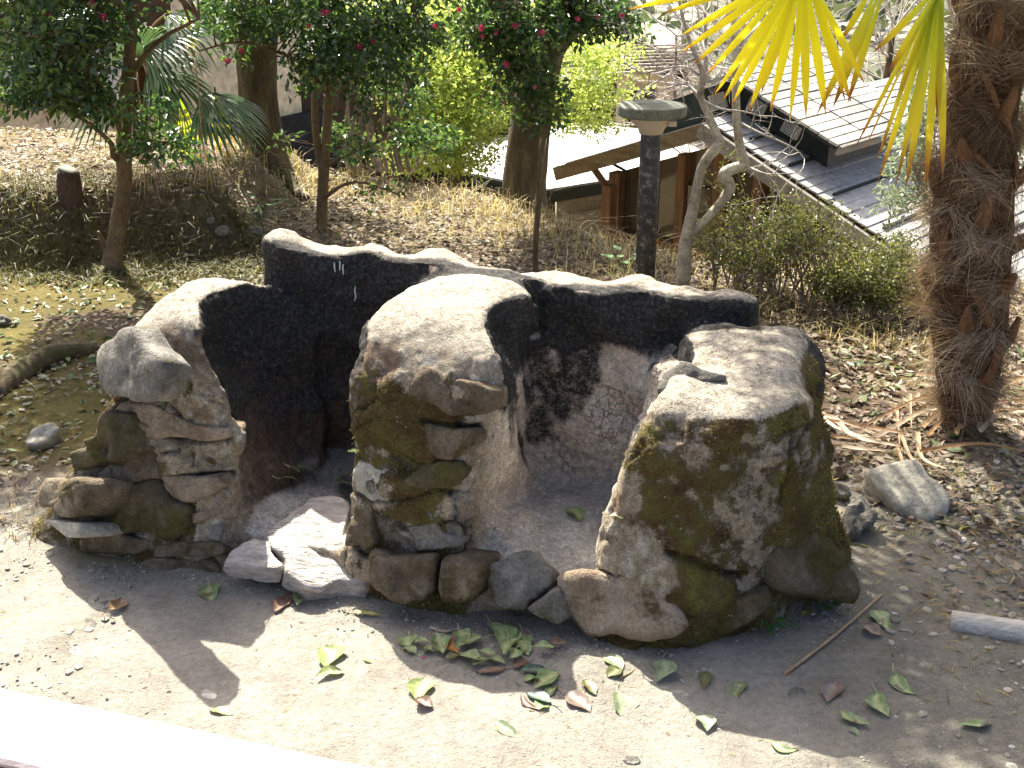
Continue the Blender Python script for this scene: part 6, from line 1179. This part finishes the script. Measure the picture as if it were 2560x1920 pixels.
def fallen(lab, bx, by, tx, ty, kind='g', wr=.55, curl=.25, tilt=.0, stalk=True, group=None, lift=.006, inbay=False, smooth_w=None):
    curl = curl * random.uniform(.4, 2.0); bend = random.gauss(0, .12)
    def loc(x, y):
        if inbay:
            q = hit_body(x, y)
            if q is not None: return q
        return ground_at(x, y)
    b_, t_ = loc(bx, by), loc(tx, ty); 
    d = t_ - b_; L_ = np.linalg.norm(d); 
    t_ = b_ + d * 1.02; d = t_ - b_; L_ = np.linalg.norm(d)
    if L_ > .13: t_ = b_ + d * .13 / L_; d = t_ - b_; L_ = .13
    dn = d / L_; up = unit(Zu + dn * -dn[2] + np.array([random.gauss(0, .15), random.gauss(0, .15), 0])); s = np.cross(dn, up); s /= np.linalg.norm(s); up = np.cross(s, dn); W = (.5 * L_ + .029) * wr if smooth_w is None else smooth_w
    st = np.array([0, .06, .16, .3, .45, .6, .74, .86, .95, 1.0]); pw = np.array([.02, .30, .66, .95, 1.0, .90, .66, .38, .14, .0]); V, Cc = [], []; base_c, rib_c = [np.array(c) for c in LC[kind]]; sd = random.random() * 100; n = len(st)
    for i, f in enumerate(st):
        c = b_ + d * f + s * bend * L_ * math.sin(math.pi * f) + up * (lift + .005 * math.sin(math.pi * f) + curl * .18 * L_ * (2 * f - 1) ** 2 + tilt * L_ * f)
        for j, k in enumerate((-1, -.55, 0, .55, 1)):
            rag = 1 + .17 * math.sin(sd + i * 5.1 + j * 2.3) * (abs(k) == 1); w = W * .5 * pw[i] * k * rag
            V.append(c + s * w + up * (abs(k) ** 1.4 * W * .5 * pw[i] * (.22 + curl * .5) + .0012 * math.sin(sd + i * 2 + j)))
            cc = base_c * (1 + .25 * math.sin(sd + i * 1.7 + j * 3)) if k else rib_c
            if kind in 'gol' and random.random() < .05: cc = np.array([.16, .09, .03])
            Cc.append(cc)
    V = np.array(V); i = np.arange(n - 1)[:, None] * 5; j = np.arange(4)[None]; F = np.stack([i + j, i + j + 1, i + j + 6, i + j + 5], -1).reshape(-1, 4); g = Geo(); g.add(V, F)
    if stalk:
        k0 = sum(len(v) for v in g.V); a_ = b_ + up * lift; g.tube([a_ - dn * L_ * .42 + s * random.uniform(-.012, .012) + up * random.uniform(0, .006), a_ - dn * L_ * .2, a_ + dn * L_ * .05], .0013, 4, sub=2); Cc += [rib_c * 1.25] * (sum(len(v) for v in g.V) - k0)
    single('fallen_leaf', g, M['vleaf'], lab, 'leaf', b_, group, True, {'col': np.clip(np.array(Cc), .01, .9)})
H_ = 'green fallen leaves heaped before the middle pillar'; HL = 'green leaf in the heap on the dirt before the middle pillar'
for a in (
 ('green leaf upright in the shade before the left foot stones', 524, 1466, 529, 1513, 'g', .75), ('narrow green leaf tilted below the flat hearth slab', 742, 1530, 767, 1478, 'g', .42, .5),
 ('curled brown leaf beside the narrow green leaf below the slab', 683, 1540, 727, 1493, 'b', .45, .7), ('tan curled leaf at the shadow edge on the far left dirt', 268, 1537, 299, 1506, 't', .6, .8),
 ('long yellow leaf on the shadow edge under the left bay', 882, 1538, 955, 1548, 'y', .26, .3), ('roundish sunlit green leaf in front of the shadow notch', 806, 1628, 811, 1682, 'l', .85, .3), ('sunlit green leaf with long raised stalk', 862, 1692, 790, 1708, 'l', .5, .6, .1),
 ('sunlit ragged leaf right of the long stalked leaf', 952, 1668, 908, 1642, 'l', .55), ('pale sunlit leaf nearest the bench plank', 524, 1780, 583, 1796, 'l', .5, .4), ('sunlit leaf overlapping the brown one left of the red stalk', 1062, 1708, 1040, 1762, 'l', .8, .3), ('brown leaf under the sunlit leaf at the shadow edge', 1040, 1758, 1082, 1780, 'b', .7, .5),
 ('cream and orange leaf in full sun at the bottom', 1240, 1812, 1300, 1858, 'p', .42, .4), ('orange leaf lying on the green heap', 1098, 1602, 1150, 1648, 'r', .36, .3, .1), ('torn brown leaf behind the green heap', 1268, 1566, 1336, 1598, 'k', .55, .5), ('small brown curled leaf right of the torn brown leaf', 1366, 1618, 1418, 1618, 't', .4, .8),
 ('brown leaf tucked under the right of the heap', 1319, 1660, 1280, 1674, 'b', .8, .2), ('long purple brown leaf edge under the front of the heap', 1265, 1677, 1190, 1688, 'b', .35, .4), ('pale bluish leaf right of the heap', 1368, 1682, 1296, 1682, 'c', .45, .3),
 ('round green leaf under the pale bluish leaf', 1348, 1704, 1312, 1712, 'g', .95, .1), ('large folded green leaf pointing at the lone brown leaf', 1394, 1690, 1336, 1730, 'g', .7, .3), ('green leaf tail below the folded green leaf', 1392, 1718, 1374, 1750, 'g', .5, .2), ('blue green leaf with long yellow stalk', 1378, 1766, 1316, 1742, 'c', .55, .2),
 ('green leaf half under the blue green leaf', 1340, 1782, 1374, 1772, 'g', .7, .1), ('rolled brown leaf left of the blue green leaf', 1302, 1752, 1350, 1788, 'b', .3, .9), ('broad lone pinkish brown leaf in the pillar shadow', 1412, 1742, 1475, 1788, 'k', .7, .3), ('small olive leaf above the lone brown leaf', 1460, 1708, 1488, 1748, 'o', .5, .3),
 ('bright sunlit leaf at the tip of the lit triangle', 1508, 1648, 1556, 1684, 'p', .6, .4), ('olive leaf lying over the bright leaf in the lit triangle', 1520, 1702, 1552, 1676, 'o', .7, .3), ('upright pale leaf right of the lit triangle', 1654, 1660, 1641, 1716, 'p', .75, .4), ('two toned sunlit leaf below the lit triangle', 1541, 1738, 1545, 1798, 'p', .85, .3),
 ('small olive yellow leaf on the diagonal shadow edge', 1766, 1690, 1752, 1730, 'o', .5, .3), ('green leaf right of the small olive yellow leaf', 1862, 1708, 1842, 1758, 'g', .55, .3), ('single brown leaf in the shaded dirt at right', 2090, 1715, 2064, 1768, 'k', .6, .4), ('half lit green leaf beside the red stalk at right', 2243, 1692, 2294, 1748, 'g', .55, .3),
 ('large green leaf left of the half lit leaf', 2194, 1742, 2222, 1802, 'g', .65, .3), ('wide green leaf lowest but one in the right shade', 2098, 1790, 2175, 1824, 'g', .5, .3), ('small green leaf under the wide green leaf', 2104, 1834, 2152, 1852, 'g', .45, .3), ('long green leaf at the bottom edge of the right shade', 1925, 1860, 1994, 1882, 'g', .45, .3),
 ('pale leaf curled up in the sun stripes', 1738, 1800, 1766, 1838, 'p', .75, .5), ('green leaf furthest right at the bottom', 2478, 1822, 2398, 1826, 'g', .5, .4), ('smooth oval green leaf beside the stick end', 2180, 1532, 2198, 1570, 'g', .75, .1), ('narrow oval green leaf right of the smooth one', 2205, 1546, 2222, 1586, 'g', .5, .1), ('crumpled brown leaf under the two oval green leaves', 2160, 1570, 2208, 1602, 'k', .8, .5), ('small yellow leaf at the foot of the round leaved weed', 2004, 1548, 2026, 1532, 'y', .5, .2), ('dark green leaf among the gravel above the log', 2400, 1320, 2330, 1310, 'o', .35, .4), ('yellow green leaf low at the right gravel edge', 2400, 1335, 2430, 1325, 'y', .4, .4)):
    fallen(*a)
HLS = ['green leaf with long upright stalk at the left end of the heap', 'small green leaf lowest at the left end of the heap', 'green leaf lying sideways second from the left of the heap', 'little green leaf under the sideways leaf of the heap', 'pointed green leaf just left of the orange leaf', 'small upright green leaf highest behind the orange leaf',
 'broad green leaf with insect holes right of the orange leaf', 'wide green leaf at the front middle of the heap', 'largest upright green leaf in the middle of the heap', 'green leaf leaning against the largest upright leaf of the heap', 'rounded green leaf right of centre in the heap', 'heart shaped green leaf near the right end of the heap', 'green leaf at the far right end of the heap', 'spotted green leaf at the front right of the heap',
 'olive leaf crossing under the tip of the orange leaf', 'green leaf buried in the centre of the heap', 'olive leaf edge on at the front of the heap', 'green leaf over the brown leaf at the right of the heap']
for a in ((1024, 1598, 1026, 1628, 'g', .9), (1040, 1643, 1004, 1630, 'g', .6), (1078, 1624, 1034, 1630, 'g', .5), (1084, 1642, 1056, 1640, 'g', .6), (1093, 1600, 1108, 1650, 'g', .65), (1148, 1594, 1164, 1622, 'g', .9), (1208, 1610, 1142, 1640, 'g', .65), (1150, 1654, 1208, 1668, 'g', .7), (1226, 1578, 1250, 1634, 'g', .75), (1264, 1586, 1250, 1642, 'g', .6), (1294, 1616, 1260, 1656, 'g', .6), (1306, 1594, 1318, 1648, 'g', .8), (1334, 1632, 1384, 1636, 'g', .5), (1222, 1660, 1262, 1672, 'g', .55), (1110, 1658, 1165, 1645, 'o', .4), (1200, 1640, 1240, 1650, 'g', .6), (1180, 1680, 1235, 1662, 'o', .35), (1285, 1640, 1270, 1665, 'g', .7)):
    fallen(HLS.pop(0), *a, curl=random.uniform(.1, .4), group=H_, lift=random.uniform(.006, .022))
for a in (('green leaf with curved stalk on the ash of the left bay', 742, 1176, 790, 1187, 'g', .55), ('small green leaf left of the curved stalk leaf in the left bay', 720, 1172, 742, 1186, 'g', .5), ('thin green leaf nearest the left wall of the left bay', 699, 1201, 741, 1206, 'g', .4), ('green leaf deepest in the left bay by the middle pillar', 890, 1138, 860, 1160, 'g', .4), ('dull green leaf edge on between the two in the left bay', 850, 1186, 888, 1176, 'o', .3), ('broad green leaf with yellow stalk in the left bay', 846, 1212, 890, 1218, 'g', .7), ('sunlit leaf with yellow stalk on the bright slab', 724, 1302, 780, 1304, 'l', .4), ('pointed green leaf in the middle of the right bay', 1414, 1280, 1448, 1310, 'g', .8), ('yellow stalked leaf beside the right pillar in the right bay', 1520, 1298, 1562, 1306, 'o', .45), ('tiny green leaf standing on the grey front stone', 1290, 1390, 1290, 1402, 'g', .8)):
    fallen(*a, inbay=True)
for i in range(12):
    x, y = ((1003, 1617), (1068, 1655), (1455, 1692), (2068, 1150), (1126, 1600), (1310, 1605), (180, 870), (260, 1010), (1247, 1655), (2116, 1220), (1130, 1715), (340, 905))[i]; b_ = ground_at(x, y); g = Geo()
    leaves(g, b_[None] + [0, 0, .006], rng.normal(0, 1, (1, 3)) * [1, 1, .2], np.array([[0, 0, 1.0]]), np.array([.016]), np.array([.012]), .3)
    single('petal', g, M['petal'], 'fallen pink camellia petal lying on the ground', 'petal', b_, 'fallen pink camellia petals')
g = None
# small weeds at the foot of the right pillar
M['weed'] = mat_leaf('weed_leaf', [(0, (.05, .16, .03)), (1, (.12, .26, .06))], .3, .5)
def weed(lab, px, py, rr, n, L_, W_, hgt):
    b_ = ground_at(px, py); t = thing('weed', lab, 'weed', b_); 
    for i in range(n):
        a = i * 2.4 + random.uniform(-.3, .3); tip = b_ + np.array([math.cos(a) * rr, math.sin(a) * rr, hgt * random.uniform(.5, 1.1)]); g = Geo(); g.tube([b_, (b_ + tip) / 2 + [0, 0, .006], tip], .0011, 4, sub=2); dd = np.array([math.cos(a), math.sin(a), .1]); C = []
        s = unit(np.cross(dd, Zu)); f = [tip + dd * L_ * k + s * W_ * w for k, w in ((0, 0), (.2, .42), (.55, .5), (.88, .28), (1, 0), (.88, -.28), (.55, -.5), (.2, -.42))]; g.add(f, [np.arange(8)[None]], random.random()); part('leaf', g, M['weed'], t, False)
weed('round leaved weed at the right foot of the hearth', 2050, 1520, .028, 7, .026, .028, .03)
weed('larger of two small oval leaved weeds below the right pillar', 1926, 1582, .016, 9, .024, .014, .03)
weed('smaller of two small oval leaved weeds below the right pillar', 1872, 1575, .012, 7, .020, .010, .02)
weed('tiny grassy weed between the stick and oval leaved weeds', 1992, 1572, .008, 6, .022, .005, .012)
weed('fresh green leafy weed behind the hearth near the lamp', 1560, 690, .05, 9, .07, .035, .12)
weed('green sprouting weed at the right end of the grassy bank', 655, 565, .04, 10, .10, .02, .14)
weed('grassy weed growing from the foot of the right pillar', 1945, 1455, .012, 6, .045, .006, .04)
